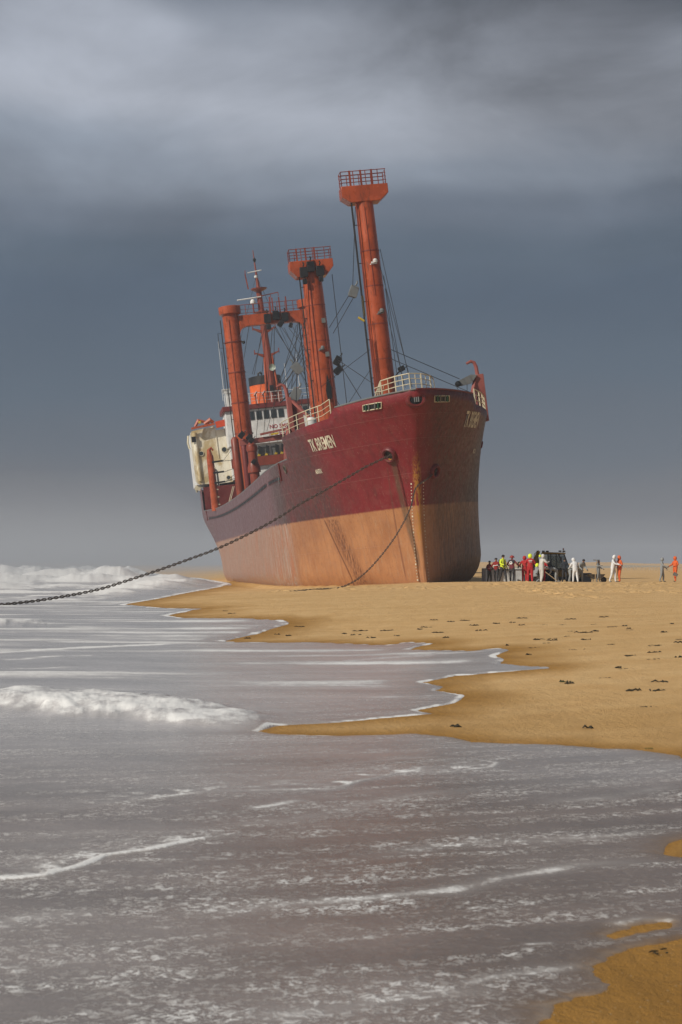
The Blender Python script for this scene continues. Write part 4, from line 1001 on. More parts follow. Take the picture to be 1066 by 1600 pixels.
# funnel
fn=empty('funnel',parent=ship)
mb=MB(); mb.lathe([(2.15,0),(2.1,5.7)],(1.75,108,19.2),36); mb.build('casing',paint('funnel_orange',(.75,.13,.02),.45,rust=.2,dirt=.4),fn)
mb=MB(); mb.lathe([(2.14,0),(2.13,1.1),(2.0,1.15),(1.9,.9),(0,.9)],(1.75,108,24.9),36); mb.build('black_top',BLACK,fn)
mb=MB(); mb.tube([(.9,107.5,25.9),(.95,107.5,26.5),(1.2,107.4,26.6),(1.4,107.3,26.3)],.14,8); mb.build('exhaust_pipe',BLACK,fn); mb=MB(); mb.tube([(2.2,108,25.7),(2.2,108,26.4)],.2,8); mb.build('exhaust_pipe',BLACK,fn)
# radar mast
rm=empty('radar_mast',parent=ship)
mb=MB(); mb.tube([(1.75,100,21.6),(1.7,100,28.0),(1.6,100,32)],[.62,.50,.42],10); mb.tube([(1.6,100,32),(1.5,100,36.4)],[.40,.34],10); mb.tube([(1.5,100,36.4),(1.42,100,38.6)],[.24,.12],8); mb.tube([(1.42,100,38.6),(1.35,100,41.2)],[.12,.05],6); mb.build('pole',DKORANGE,rm)
mb=MB(); mb.tube([(2.6,99.6,21.6),(2.25,99.8,27.6)],[.16,.13],6); mb.tube([(.9,99.6,21.6),(1.25,99.8,27.6)],[.16,.13],6); mb.build('leg',ORANGE,rm)
def yard(z,w,up=True,nm='yard'):
    mb=MB(); mb.prism([(-w,.35),(-w+.1,.2),(-.5,-.3),(.5,-.3),(w-.1,.2),(w,.35),(w-.15,.3),(.5,.05),(-.5,.05),(-w+.15,.3)],99.7,100.3,Matrix.Translation((1.65,0,z)))
    mb.box(1.65-w-.05,1.65-w+.05,99.9,100.1,z+.1,z+.7); mb.box(1.65+w-.05,1.65+w+.05,99.9,100.1,z+.1,z+.7); mb.build(nm,DKORANGE,rm)
yard(27.9,1.55); yard(31.0,1.45)
mb=MB(); mb.lathe([(.25,-.35),(1.0,0),(1.05,.12),(0,.14)],(1.55,100,36.2),16); mb.build('platform',DKORANGE,rm); mb=MB(); mb.lathe([(.3,-.3),(.9,0),(.95,.12),(0,.13)],(1.6,99.9,33.2),12); mb.build('platform',DKORANGE,rm)
mb=MB(); mb.tube([(-1.4,99.6,35.0),(1.7,99.6,35.2)],.09,6); mb.tube([(.3,99.4,38.3),(2.1,99.4,38.5)],.07,6); mb.lathe([(.32,0),(.34,.25),(.2,.5),(0,.55)],(.55,99.4,34.4),10); mb.lathe([(.22,0),(.22,.25),(0,.35)],(1.3,99.4,37.6),10); mb.build('radar_scanner',WHITE,rm)
mb=MB(); mb.beam((1.6,99.8,35.3),(3.9,99.8,35.6),.12,.1); mb.beam((3.9,99.8,35.6),(3.9,99.8,35.1),.08,.08); mb.beam((2.9,99.8,35.5),(2.9,99.8,35.0),.08,.08); mb.beam((.2,99.8,36.3),(0,99.8,38.2),.14,.14); mb.beam((.0,99.8,38),(.05,99.8,38.7),.09,.09)
mb.tube([(.6,99.8,33.2),(.55,99.8,35.2)],.1,5); mb.tube([(2.7,99.8,33.0),(2.75,99.8,35.1)],.09,5); mb.build('aerial_arm',DKORANGE,rm)
mb=MB(); mb.lathe([(.12,0),(.2,.2),(.2,.35),(.05,.5)],(1.4,99.9,39.7),8); mb.build('masthead_lamp',BLACK,rm)
mb=MB(); mb.lathe([(.12,-.5),(.16,-.1),(.42,.28),(.44,.3),(.30,.2),(0,.1)],(2.0,99.2,26.1),18,Matrix.Rotation(R(90),4,'X')); mb.build('foghorn',paint('pale_green_paint',(.40,.46,.38),.4,streak=False),rm)
mb=MB(); mb.box(1.45,1.9,99.1,99.5,23.2,23.9); mb.build('searchlight',BLACK,rm)
# --- rigging
rig=empty('rigging',parent=ship)
block(rig,(.44,18,21.5),.62,GREY,rot=.4); block(rig,(.41,30,17.95),.55,rot=.6); block(rig,(1.5,8,14.35),.34,rot=1.2)
mb=MB(); mb.tube([(1.05,8.4,13.9),(1.2,8,14.1),(1.5,8,14.3)],.05,5); mb.build('shackle',BLACK,rig)
for a,b,r_ in [((-.26,9,25.7),(.39,18,21.8),.022),((.03,18,21.2),(.45,33,21.1),.03),((.34,18,21),(.72,33,20.6),.03),
 ((1.12,9,22.7),(-.11,-3,12),.02),((1.15,9,20.9),(0,0,12.5),.02),((1.18,9,20),(-.33,0,12.5),.02),((1.0,9,19),(-.1,-1,12.2),.018),((.95,9,21.8),(.15,-2,12.1),.018),
 ((.97,9,15.9),(5.39,8,13.28),.022),((1.03,9,15.2),(5.78,6,12),.022),((1.18,33,25.5),(-.73,20,13),.028),((.41,30,18),(.61,14,14),.03),((.41,30,17.9),(-.56,14,13.2),.03),
 ((-.3,9,16),(-.91,33,16.2),.022),((-.41,9,14.7),(.2,26,13.9),.022),((2.7,61,26.2),(3.54,61,22),.035),((2.2,61,26),(2.87,50,18.7),.035),((2.15,61,26),(1.77,55,19.6),.035),
 ((3.3,61,25.8),(1.39,90,22.2),.04),((3.44,61,25.8),(1.84,90,22),.04),((3.64,61,25.8),(2.56,90,22.2),.04),((3.94,61,25.5),(3.2,90,22.4),.04),((1.9,61,25.8),(1.1,90,22.2),.04),((1.3,61,25.9),(2.9,88,22),.035),
 ((-1.29,61,25.8),(.05,50,19.3),.035),((-1.1,61,25.8),(.23,50,18.2),.035),((-.5,61,25.7),(1.6,50,17.5),.03),((-.2,61,25.5),(2.0,52,16.0),.03),((.3,61,25.4),(2.2,50,18.6),.03),
 ((-2.07,61,25.9),(-2.26,80,23.3),.03),((-3.7,61,26),(-3,80,25.2),.03),((-2.6,61,24.85),(-2.05,80,23.2),.03),((-6.77,61,23.6),(-4.76,90,22.7),.03),
 ((-.65,50,20.3),(2.0,60,26),.04),((-.7,50,19.6),(-2.6,40,13),.04),((-1.0,50,17.2),(-3.2,45,13),.04),((-.4,50,17.4),(-2.4,42,12),.035),
 ((1.42,100,38),(-4.4,101,22),.02),((1.42,100,38),(6.8,101,22),.02),((-2.4,55,25.8),(-4.8,70,9),.025),((.5,60,25.5),(3.8,44,12),.03),((-1.5,60,25.3),(-1.0,88,17),.03),((-1.3,60,25.3),(.2,88,17),.03),((1.0,60,25.5),(-.4,90,17.5),.03)]:
    wire(rig,a,b,r_)

# ------------------------------------------------------------------ anchor chains
CHM=paint('chain_steel',(.085,.07,.06),.6,rust=.5,dirt=.3,scale=3)
def link_mesh(pitch,bar):
    L=pitch+2*bar; w=bar*3.3; n=12; pts=[]
    for k in range(n):
        a=2*math.pi*k/n; x=math.cos(a); y=math.sin(a)
        sx=(L/2-w/2) ; pts.append(Vector((math.copysign(sx,x) if abs(x)>.01 else 0,0,0))+Vector((x*(w/2-bar/2),y*(w/2-bar/2),0)))
    mb=MB(); seg=5; vs=[]
    for k in range(n):
        d=(pts[(k+1)%n]-pts[k-1]).normalized(); z=Vector((0,0,1)); x=d.cross(z)
        for j in range(seg):
            a=2*math.pi*j/seg; vs.append(pts[k]+(x*math.cos(a)+z*math.sin(a))*bar/2)
    mb.add(vs,[(k*seg+j,k*seg+(j+1)%seg,((k+1)%n)*seg+(j+1)%seg,((k+1)%n)*seg+j) for k in range(n) for j in range(seg)])
    mb.tube([(0,-w/2+bar*.5,0),(0,w/2-bar*.5,0)],bar*.35,5,False)   # stud
    return mb.mesh('chain_link',CHM,60)
LINK=link_mesh(.20,.050)
def chain(label,pts,pitch,start,LINK=LINK):
    root=empty('anchor_chain',start); tag(root,label,'chain')
    # smooth curve through the points, walked link by link
    P=[Vector(p) for p in pts]; fine=[]
    for i in range(len(P)-1):
        p0=P[max(i-1,0)]; p1=P[i]; p2=P[i+1]; p3=P[min(i+2,len(P)-1)]
        for k in range(30):
            t_=k/30; fine.append(.5*((2*p1)+(p2-p0)*t_+(2*p0-5*p1+4*p2-p3)*t_**2+(3*p1-p0-3*p2+p3)*t_**3))
    fine.append(P[-1]); acc=0; nxt=0; k=0
    for a,b in zip(fine[:-1],fine[1:]):
        L=(b-a).length
        while acc+L>=nxt:
            p=a.lerp(b,(nxt-acc)/L); d=(b-a).normalized()
            q=d.to_track_quat('X','Z')@Quaternion((1,0,0),math.pi/2*(k%2)+.35+.12*math.sin(k*1.7))
            o=bpy.data.objects.new('chain_link',LINK); COL.objects.link(o); o.parent=root; o.location=p-Vector(start); o.rotation_mode='QUATERNION'; o.rotation_quaternion=q
            nxt+=pitch; k+=1
        acc+=L
    return k
hwp=W2(hp+hn*.05); c1=[tuple(hwp-Vector((-.25,.15,-.05)))]+CHAIN1[1:]+[(-18.5,72.0,-.12),(-21,70,-.3)]
chain('long anchor chain sagging from the left hawse pipe down to the surf at left',c1,.20,c1[0])
php=W2(on_hull(1,1.0,6.9,.1)[0])
c2=[tuple(php),tuple(W2(on_hull(1,.35,6.5,.16)[0])),tuple(W2(on_hull(-1,.0,6.0,.22)[0]))]+[p[:3] for p in CHAIN2[2:]]
c2=[(x,y,max(z,ground_z(x,y)+.03)) for x,y,z in c2]
c2.append((-3.0,87.2,ground_z(-3,87.2)-.02))
chain('shorter anchor chain hanging round the stem down to the dry sand at the bow',c2,.14,c2[0],link_mesh(.14,.036))

# ------------------------------------------------------------------ people
SKIN=cloth('skin',(.36,.20,.14),.6); HAIR=cloth('dark_hair',(.02,.015,.012)); BOOT=cloth('dark_boots',(.02,.02,.02),.6); GLOVE=cloth('dark_gloves',(.05,.05,.05))
C_RED=cloth('red_suit_cloth',(.42,.022,.025)); C_DKRED=cloth('red_jacket_cloth',(.24,.018,.015)); C_TROU=cloth('dark_trousers',(.035,.035,.04)); C_YEL=cloth('hi_vis_yellow_cloth',(.74,.90,.05)); C_WHT=cloth('white_paper_suit',(.72,.73,.74)); C_PALE=cloth('pale_grey_suit',(.56,.55,.52)); C_GRY=cloth('grey_suit_cloth',(.27,.285,.29)); C_DARK=cloth('navy_jacket_cloth',(.03,.035,.045)); C_ORG=cloth('orange_suit_cloth',(.68,.125,.03)); C_MAROON=cloth('maroon_vest_cloth',(.17,.03,.04))
def person(label,x,y,face,top,legs,head='hair',bend=0,crouch=0,arms=((.12,-.30,-.32),(.12,-.30,-.32)),stride=.08,bulk=1.0,hgt=1.75,headmat=None,dz=0,group='cleanup crew on the beach'):
    """face: degrees the person is turned from facing the camera. arms: hand offsets from the shoulder (out, forward, up) for right and left"""
    root=empty('person',(x,y,ground_z(x,y)+dz),(0,0,R(face))); tag(root,label,'person',group); root.scale=(hgt/1.75,)*3
    V=[];E=[];Rr=[];T=[]
    def vtx(p,r,par=None,tg=0):
        V.append(Vector(p)); Rr.append(r); 
        if par is not None: E.append((par,len(V)-1)); T.append(tg)
        return len(V)-1
    drop=crouch*.45
    pz=.95-drop
    pelvis=vtx((0,0,pz),(.15*bulk,.125*bulk))
    ax=Matrix.Rotation(R(bend),3,'X')   # lean towards -y
    def up(p): return ax@Vector((p[0],p[1],p[2]-.95))+Vector((0,0,pz))
    sp=vtx(up((0,0,1.13)),(.145*bulk,.115*bulk),pelvis,1); chest=vtx(up((0,.01,1.34)),(.17*bulk,.12*bulk),sp,1)
    neck=vtx(up((0,0,1.49)),(.062,.062),chest,1); hd=vtx(up((0,-.025,1.60)),(.078,.088),neck,2); vtx(up((0,-.02,1.68)),(.072,.08),hd,2)
    for s_,ar in ((-1,arms[0]),(1,arms[1])):
        shp=Vector((s_*.17,.01,1.42)); sh_=vtx(up(shp),(.068*bulk,.065*bulk),chest,1)
        hv=shp+Vector((s_*ar[0],ar[1],ar[2]))
        S_=up(shp); Hn=S_+((ax@(hv-shp)) if bend<30 else Vector((s_*ar[0],ar[1],ar[2])))
        d=(Hn-S_); L=min(d.length,.53); Hn=S_+d.normalized()*L
        k=math.sqrt(max(0,.275**2-(L/2)**2)); mid=(S_+Hn)/2; out=Vector((s_*.45,.6,-.35)); out=(out-out.dot(d.normalized())*d.normalized()).normalized()
        el=mid+out*k
        e_=vtx(el,(.052*bulk,.052*bulk),sh_,1); w_=vtx(Hn,(.034*bulk,.034*bulk),e_,1)
        dd=(Hn-el).normalized(); pm=vtx(Hn+dd*.07,(.030,.040),w_,3)
        sidev=dd.cross(Vector((0,0,1)));  sidev=(sidev.normalized() if sidev.length>.1 else Vector((1,0,0)))
        for q,(off,ln_) in enumerate(((-.030,.065),(-.010,.078),(.011,.072),(.030,.055))):
            f1=vtx(Hn+dd*(.11)+sidev*off,(.009,.009),pm,3); vtx(Hn+dd*(.11+ln_)+sidev*off*1.2+Vector((0,-.012,-.018)),(.008,.008),f1,3)
        th_=vtx(Hn+dd*.06+sidev*-.048+Vector((0,-.02,0)),(.011,.011),pm,3); vtx(Hn+dd*.10+sidev*-.062+Vector((0,-.035,0)),(.009,.009),th_,3)
        # leg
        fy=-stride*s_*1.0
        hp_=vtx((s_*.095,0,pz-.06),(.095*bulk,.10*bulk),pelvis,0)
        kz=(pz-.06+.09)/2; kb=math.sqrt(max(0,.43**2-((pz-.15)/2)**2)) if crouch else .02
        kn=vtx((s_*(.11+crouch*.12),fy*.5-.02-kb*.9,kz),(.068*bulk,.07*bulk),hp_,0)
        an=vtx((s_*.12,fy+.03,.10),(.048*bulk,.05*bulk),kn,0); hl=vtx((s_*.125,fy-.03,.045),(.045,.04),an,4); vtx((s_*.14,fy-.16,.035),(.042,.03),hl,4)
    me=bpy.data.meshes.new('p'); me.from_pydata(V,E,[]); ob=bpy.data.objects.new('p',me); COL.objects.link(ob)
    sk=ob.modifiers.new('s','SKIN'); sk.use_smooth_shade=True
    for i,r_ in enumerate(Rr): me.skin_vertices[0].data[i].radius=r_; me.skin_vertices[0].data[i].use_root=(i==0)
    ss=ob.modifiers.new('d','SUBSURF'); ss.levels=1
    bpy.context.view_layer.update()
    bm_=bpy.data.meshes.new_from_object(ob.evaluated_get(bpy.context.evaluated_depsgraph_get())); bpy.data.objects.remove(ob)
    bm_.name='body'; bm_.materials.clear()
    for q in (legs,top,SKIN,GLOVE,BOOT): bm_.materials.append(q)
    segs=[(V[a],V[b],T[i]) for i,(a,b) in enumerate(E)]
    for p in bm_.polygons:
        c=p.center; bd=9; bt=0
        for a,b,tg in segs:
            ab=b-a; t_=max(0,min(1,(c-a).dot(ab)/max(1e-9,ab.length_squared))); e_=(c-(a+ab*t_)).length
            if tg in(1,0): e_-=.03
            if e_<bd: bd=e_; bt=tg
        p.material_index=bt; p.use_smooth=True
    o=bpy.data.objects.new('body',bm_); COL.objects.link(o); o.parent=root
    # head dress and face
    hc=V[hd]+ (ax@Vector((0,.0,.045))); 
    MM=Matrix.Translation(hc)@ax.to_4x4()
    mb=MB(); mb.lathe([(0,-.02),(.012,-.012),(.016,.0),(0,.02)],(0,0,0),6,MM@Matrix.Translation((0,-.105,-.01))); mb.build('nose',SKIN,o)
    hm=headmat or (HAIR if head=='hair' else top)
    mb=MB()
    def cap(r_,z0,zs=1.0,front=.25,squash=1.0):
        vs=[];fs=[];n=14;rg=7
        for i in range(rg+1):
            ph=math.pi/2-(i/rg)*(math.pi/2+z0)
            for k in range(n):
                a=2*math.pi*k/n
                rr=r_*math.cos(ph); fy=-rr*math.cos(a)
                if math.cos(a)>front and ph<.55: fy*=.80
                vs.append(MM@Vector((rr*math.sin(a)*squash,fy,r_*math.sin(ph)*zs)))
        fs=[(i*n+k,i*n+(k+1)%n,(i+1)*n+(k+1)%n,(i+1)*n+k) for i in range(rg) for k in range(n)]
        mb.add(vs,fs)
    if head=='hair': cap(.108,.1); mb.build('hair',hm,o)
    elif head=='hood':
        cap(.135,.95,1.15); mb.build('hood',hm,o)
    elif head=='helmet':
        cap(.135,.15); mb.lathe([(.13,-.02),(.165,-.015),(.165,.0),(.13,.02)],(0,0,0),16,MM); mb.build('helmet',hm,o)
    return root,o
PP=[]
def at_px(px,Y): return (px-533)/2400*Y
# positions are metres along and across the berm
r1,b1=person('person in red jacket with pale chest stripe, left of the hi-vis jacket',9.96,98.6,-25,C_DKRED,C_TROU,'hair',stride=.14,hgt=1.66)
mb=MB(); mb.beam((-.17,-.135,1.22),(.17,-.135,1.26),.012,.04); mb.build('chest_stripe',C_WHT,b1)
person('person in dark maroon clothes half hidden at the far left of the crew',9.62,99.6,40,C_MAROON,C_TROU,'hair',hgt=1.5,arms=((.15,-.3,-.25),(.1,-.3,-.3)))
r1,b1=person('person striding in bright yellow hi-vis jacket and dark trousers with dark rucksack',10.36,98.3,35,C_YEL,C_TROU,'hair',stride=.22,bulk=1.1,hgt=1.85,arms=((.1,-.38,-.28),(.2,.05,-.45)))
mb=MB(); mb.box(-.13,.13,.12,.26,1.08,1.46); mb.box(-.03,.03,-.15,-.10,1.0,1.45); mb.build('rucksack',C_DARK,b1,bevel=.03)
r1,b1=person('person in maroon vest and red helmet seen from behind with a round white back emblem',10.95,98.4,155,C_MAROON,C_TROU,'helmet',headmat=cloth('red_helmet',(.30,.03,.025),.4),stride=.1,bulk=1.1,hgt=1.78,arms=((.2,-.25,-.3),(.12,-.3,-.3)))
mb=MB(); mb.lathe([(.10,.0),(.10,.012),(.05,.012),(.05,0)],(0,0,0),14,Matrix.Translation((.02,.145,1.30))@Matrix.Rotation(R(-90),4,'X')); mb.build('back_emblem',C_WHT,b1)
mb=MB(); mb.box(-.19,.19,.08,.15,1.28,1.48); mb.build('dark_yoke',C_DARK,b1,bevel=.03)
person('person in all-red suit with red hood, standing just behind the yellow-hooded one',11.83,99.0,170,C_RED,C_RED,'hood',bulk=1.15,hgt=1.74)
r1,b1=person('person in all-red suit with bright yellow hood seen from behind',12.08,98.1,178,C_RED,C_RED,'hood',headmat=C_YEL,bulk=1.2,hgt=1.84,arms=((.05,-.25,-.25),(.05,-.25,-.25)))
mb=MB(); mb.box(-.11,.11,.150,.162,1.36,1.40); mb.box(-.09,.09,.150,.162,1.28,1.31); mb.build('back_print',C_WHT,b1)
person('person crouching low in yellow hood between red suits and the tall pale suit',12.55,99.2,150,C_GRY,C_GRY,'hood',headmat=C_YEL,crouch=.85,bend=25,bulk=1.1,hgt=1.7)
r1,b1=person('tall person in pale grey suit holding a long pole, yellow patch on the hood',12.78,98.0,120,C_PALE,C_PALE,'hood',bend=8,bulk=1.25,hgt=1.82,arms=((.05,-.38,-.05),(.10,-.40,-.30)))
mb=MB(); mb.lathe([(0,-.1),(.07,-.06),(.08,.03),(0,.1)],(.05,.06,1.67),8); mb.build('hood_patch',C_YEL,b1)
person('person in red trousers and jacket mostly hidden behind the tall pale suit',13.02,98.9,150,C_RED,C_RED,'hood',headmat=C_PALE,bend=15,bulk=1.1,hgt=1.55)
person('person in navy jacket and dark hair standing behind the stooping grey suits',14.62,100.5,10,C_DARK,C_TROU,'hair',hgt=1.62,bulk=1.1)
person('person in grey suit bent double at the digger, leftmost of the stooping ones',13.85,98.6,-100,C_GRY,C_GRY,'hood',bend=80,bulk=1.25,hgt=1.6,arms=((.05,-.1,-.45),(.05,-.1,-.45)),headmat=C_PALE)
person('person in pale grey suit bent double, between navy jacket and white suit',14.65,98.4,100,C_PALE,C_GRY,'hood',bend=78,bulk=1.2,hgt=1.6,arms=((.05,-.1,-.45),(.05,-.1,-.45)))
person('person in white paper suit seen from behind, stooping among the grey suits',14.97,98.1,200,C_WHT,C_WHT,'hood',bend=22,bulk=1.25,hgt=1.62,arms=((.2,-.3,-.28),(.15,-.3,-.3)),stride=.12)
person('person in grey suit with dark hair bending forward, right of the white paper suit',15.36,98.6,30,C_GRY,C_GRY,'hair',bend=30,bulk=1.2,hgt=1.62,arms=((.05,-.2,-.42),(.05,-.2,-.42)))
person('person in grey suit with dark hair holding an upright rake beside a wheelbarrow',16.47,98.3,60,C_GRY,C_GRY,'hair',bulk=1.15,hgt=1.45,arms=((.18,-.3,-.12),(.08,-.25,-.35)))
person('person in white paper suit stepping towards the orange suit',17.35,98.0,60,C_WHT,C_WHT,'hood',bulk=1.25,hgt=1.72,bend=6,stride=.16,arms=((.0,-.45,-.22),(.0,-.45,-.25)))
person('person in orange suit facing the white paper suit',17.80,98.2,-70,C_ORG,C_ORG,'hood',bulk=1.25,hgt=1.68,arms=((.0,-.3,-.3),(.05,-.2,-.38)))
person('person in grey hooded suit walking with a shovel at the far right',20.60,98.6,70,C_GRY,C_GRY,'hood',bulk=1.2,hgt=1.55,stride=.12,arms=((.05,-.38,-.32),(.1,-.25,-.4)))
person('person in orange hooded suit walking at the far right edge',21.5,98.8,-60,C_ORG,C_ORG,'hood',bulk=1.15,hgt=1.62,stride=.12)
# tools in hands
WOOD=cloth('tool_wood',(.40,.28,.15),.6); STEEL=paint('tool_steel',(.12,.11,.10),.5)
def tool(name,label,cat,a,b,kind='shovel'):
    a=Vector(a); b=Vector(b); root=empty(name,tuple(b)); tag(root,label,cat)
    mb=MB(); mb.tube([a-b,(0,0,0)],.022,6); mb.build('handle',WOOD,root)
    d=(b-a).normalized(); x=d.cross(Vector((0,1,0))).normalized()
    mb=MB()
    if kind=='shovel': mb.hexa([Vector()-x*.12,x*.12,d*.3+x*.09,d*.3-x*.09,Vector((0,.02,0))-x*.12,Vector((0,.02,0))+x*.12,d*.3+x*.09+Vector((0,.02,0)),d*.3-x*.09+Vector((0,.02,0))]); mb.build('blade',STEEL,root)
    else:
        mb.beam(-x*.2,x*.2,.03,.04)
        for k in range(6): mb.tube([x*(-.2+.08*k),x*(-.2+.08*k)+Vector((0,-.05,.08))],.008,4)
        mb.build('rake_head',STEEL,root)
g_=lambda x,y:ground_z(x,y)
tool('long_pole','long wooden pole held slanting to the ground by the tall pale suit','pole',(13.0,97.8,g_(13,97.8)+.72),(13.72,97.5,g_(13.7,97.5)+.12))
tool('rake','upright rake held by the dark-haired person beside the wheelbarrow','rake',(16.22,98.1,g_(16.2,98.1)+.05),(16.32,98.1,g_(16.2,98.1)+1.42),'rake')
tool('shovel','shovel held out low by the grey hooded person at the far right','shovel',(20.85,98.3,g_(20.8,98.3)+.75),(21.25,98.2,g_(21.2,98.2)+.55))
wbz=g_(16.45,99.0); wbr=empty('wheelbarrow',(16.45,99.0,wbz),(0,0,R(10))); tag(wbr,'dark wheelbarrow standing behind the person with the rake','wheelbarrow')
mb=MB(); mb.hexa([(-.3,-.2,.3),(.35,-.2,.3),(.35,.2,.3),(-.3,.2,.3),(-.5,-.32,.55),(.5,-.32,.55),(.5,.32,.55),(-.5,.32,.55)]); mb.build('tray',STEEL,wbr)
mb=MB(); mb.tube([(-.9,-.28,.5),(-.2,-.22,.28),(.5,-.05,.2)],.02,5); mb.tube([(-.9,.28,.5),(-.2,.22,.28),(.5,.05,.2)],.02,5); mb.tube([(-.25,-.2,.28),(-.3,-.2,0)],.02,5); mb.tube([(-.25,.2,.28),(-.3,.2,0)],.02,5); mb.build('frame',STEEL,wbr)
mb=MB(); mb.lathe([(.12,-.04),(.19,-.04),(.19,.04),(.12,.04)],(.5,0,.19),14,Matrix.Rotation(R(90),4,'X')); mb.build('wheel',BLACK,wbr)

# ------------------------------------------------------------------ backhoe loader behind the crew
BY=paint('digger_yellow',(.62,.34,.03),.5,rust=.35,dirt=.5,rustc=(.10,.06,.03),scale=2); BD=paint('digger_dark_steel',(.09,.085,.08),.6,dirt=.3); TY=cloth('tyre_rubber',(.018,.018,.018),.8)
BG=t=None
t=NT('cab_glass'); t.set('Base Color',(.45,.50,.50)); t.set('Roughness',.1); t.b.inputs['Transmission Weight'].default_value=.85; BG=t.m
bx,by=16.75,117.0; bz=ground_z(bx,by)+.02
bh=empty('backhoe_loader',(bx,by,bz),(0,0,R(-28))); tag(bh,'old yellow and black backhoe loader with raised digging arm behind the crew','backhoe'); bh.scale=(.86,.86,.86)
mb=MB(); mb.prism([(-1.0,.75),(1.6,.75),(1.75,1.0),(1.7,1.35),(1.1,1.45),(.5,1.5),(-1.0,1.5)],-.45,.45); mb.build('engine_hood',BY,bh,bevel=.04)
mb=MB(); mb.box(1.62,1.8,-.36,.36,.6,1.25); mb.build('radiator_grille',BD,bh,bevel=.02)
mb=MB(); mb.box(-1.9,1.5,-.38,.38,.5,.8); mb.build('chassis',BD,bh)
cab=empty('cab',parent=bh)
pts={'a':(-1.45,2.75),'b':(.05,2.75),'c':(.55,1.45),'d':(-1.45,1.35)}
for sy in (-.68,.68):
    mb=MB()
    for k1,k2 in (('a','b'),('b','c'),('c','d'),('d','a')): mb.beam((pts[k1][0],sy,pts[k1][1]),(pts[k2][0],sy,pts[k2][1]),.09,.09)
    mb.beam((-.7,sy,2.75),(-.62,sy,1.4),.07,.07); mb.build('cab_frame',BD,cab)
    mb=MB(); mb.prism([(-1.4,1.45),(.45,1.5),(.0,2.68),(-1.4,2.68)],sy-.012,sy+.012); mb.build('side_pane',BG,cab)
mb=MB(); mb.hexa([(.05,-.62,2.68),(.05,.62,2.68),(.52,.62,1.5),(.52,-.62,1.5),(.07,-.62,2.68),(.07,.62,2.68),(.54,.62,1.5),(.54,-.62,1.5)]); mb.build('windscreen',BG,cab)
mb=MB(); mb.prism([(-1.6,2.76),(.2,2.76),(.15,2.9),(-1.5,2.95)],-.75,.75); mb.build('cab_roof',BY,cab,bevel=.03)
for y_ in (-.5,.5):
    for x_ in (-1.45,.1):
        mb=MB(); mb.box(x_-.1,x_+.1,y_-.13,y_+.13,2.95,3.08); mb.build('work_light',BD,cab,bevel=.02)
mb=MB(); mb.tube([(.12,.3,2.9),(.12,.3,3.15)],.02,5); mb.lathe([(.0,0),(.07,.02),(.07,.14),(0,.18)],(.12,.3,3.12),8); mb.build('beacon',paint('beacon_orange',(.35,.10,.02),.4),cab)
mb=MB(); mb.box(-1.0,-.6,-.25,.25,1.35,1.7); mb.box(-1.1,-.98,-.25,.25,1.5,2.2); mb.build('seat',BD,cab)
mb=MB(); mb.beam((.3,-.7,2.4),(.4,-.95,2.45),.03,.03); mb.box(.35,.42,-1.05,-.85,2.2,2.5); mb.build('mirror',BD,cab)
for x_,r_,w_ in ((-1.0,.72,.42),(1.25,.48,.30)):
    for sy in (-1,1):
        wy=sy*.82; M=Matrix.Rotation(R(90),4,'X')
        mb=MB(); mb.lathe([(r_*.55,-w_/2),(r_*.93,-w_/2),(r_,-w_*.38),(r_,w_*.38),(r_*.93,w_/2),(r_*.55,w_/2)],(x_,wy,r_),24,M)
        for k in range(14):
            a=2*math.pi*k/14; c_=Vector((x_+math.cos(a)*r_,wy,r_+math.sin(a)*r_)); mb.beam(c_+Vector((0,-w_*.42,0)),c_+Vector((0,w_*.42,0)),.06,.06)
        wh=mb.build('wheel',TY,bh)
        mb=MB(); mb.lathe([(r_*.56,-.06),(r_*.5,.0),(r_*.2,.05),(0,.06)],(x_,wy-.08*1,r_),16,M); mb.lathe([(r_*.56,-.06),(r_*.5,.0),(r_*.2,.05),(0,.06)],(x_,wy+.08,r_),16,Matrix.Rotation(R(-90),4,'X')); mb.build('rim',BY,wh)
mb=MB(); mb.beam((.9,-.62,1.3),(2.3,-.62,.75),.12,.22); mb.beam((.9,.62,1.3),(2.3,.62,.75),.12,.22); mb.beam((2.2,-.6,.8),(2.2,.6,.8),.1,.1); mb.build('loader_arm',BY,bh)
mb=MB(); mb.prism([(2.3,.15),(2.9,.1),(3.1,.2),(2.45,.3),(2.35,.95),(2.55,1.05),(2.3,1.1)],-1.05,1.05); mb.build('front_bucket',BD,bh)
mb=MB(); mb.beam((-1.9,0,.7),(-2.3,0,2.4),.28,.34,(1,0,0)); mb.beam((-2.3,0,2.4),(-2.1,0,3.05),.24,.28,(1,0,0)); mb.build('boom',BY,bh,bevel=.03)
mb=MB(); mb.beam((-2.1,0,3.05),(-2.65,0,1.8),.2,.24,(1,0,0)); mb.build('dipper_arm',BY,bh,bevel=.03)
mb=MB(); mb.prism([(-2.65,1.9),(-2.35,1.7),(-2.4,1.2),(-2.8,1.05),(-3.1,1.3),(-2.9,1.6)],-.3,.3); mb.build('rear_bucket',BD,bh)
mb=MB(); mb.tube([(-1.95,.0,1.2),(-2.15,.0,2.2)],.06,8); mb.tube([(-2.05,-.1,3.1),(-2.45,-.1,2.8),(-2.55,-.1,2.1)],.03,5); mb.build('hydraulic_ram',BD,bh)
mb=MB(); mb.beam((-1.9,.0,.9),(-1.9,.9,.6),.14,.2); mb.beam((-1.9,.9,.6),(-1.9,1.0,.05),.14,.14); mb.beam((-1.9,.0,.9),(-1.9,-.9,.6),.14,.2); mb.beam((-1.9,-.9,.6),(-1.9,-1.0,.05),.14,.14); mb.build('stabiliser',BD,bh)

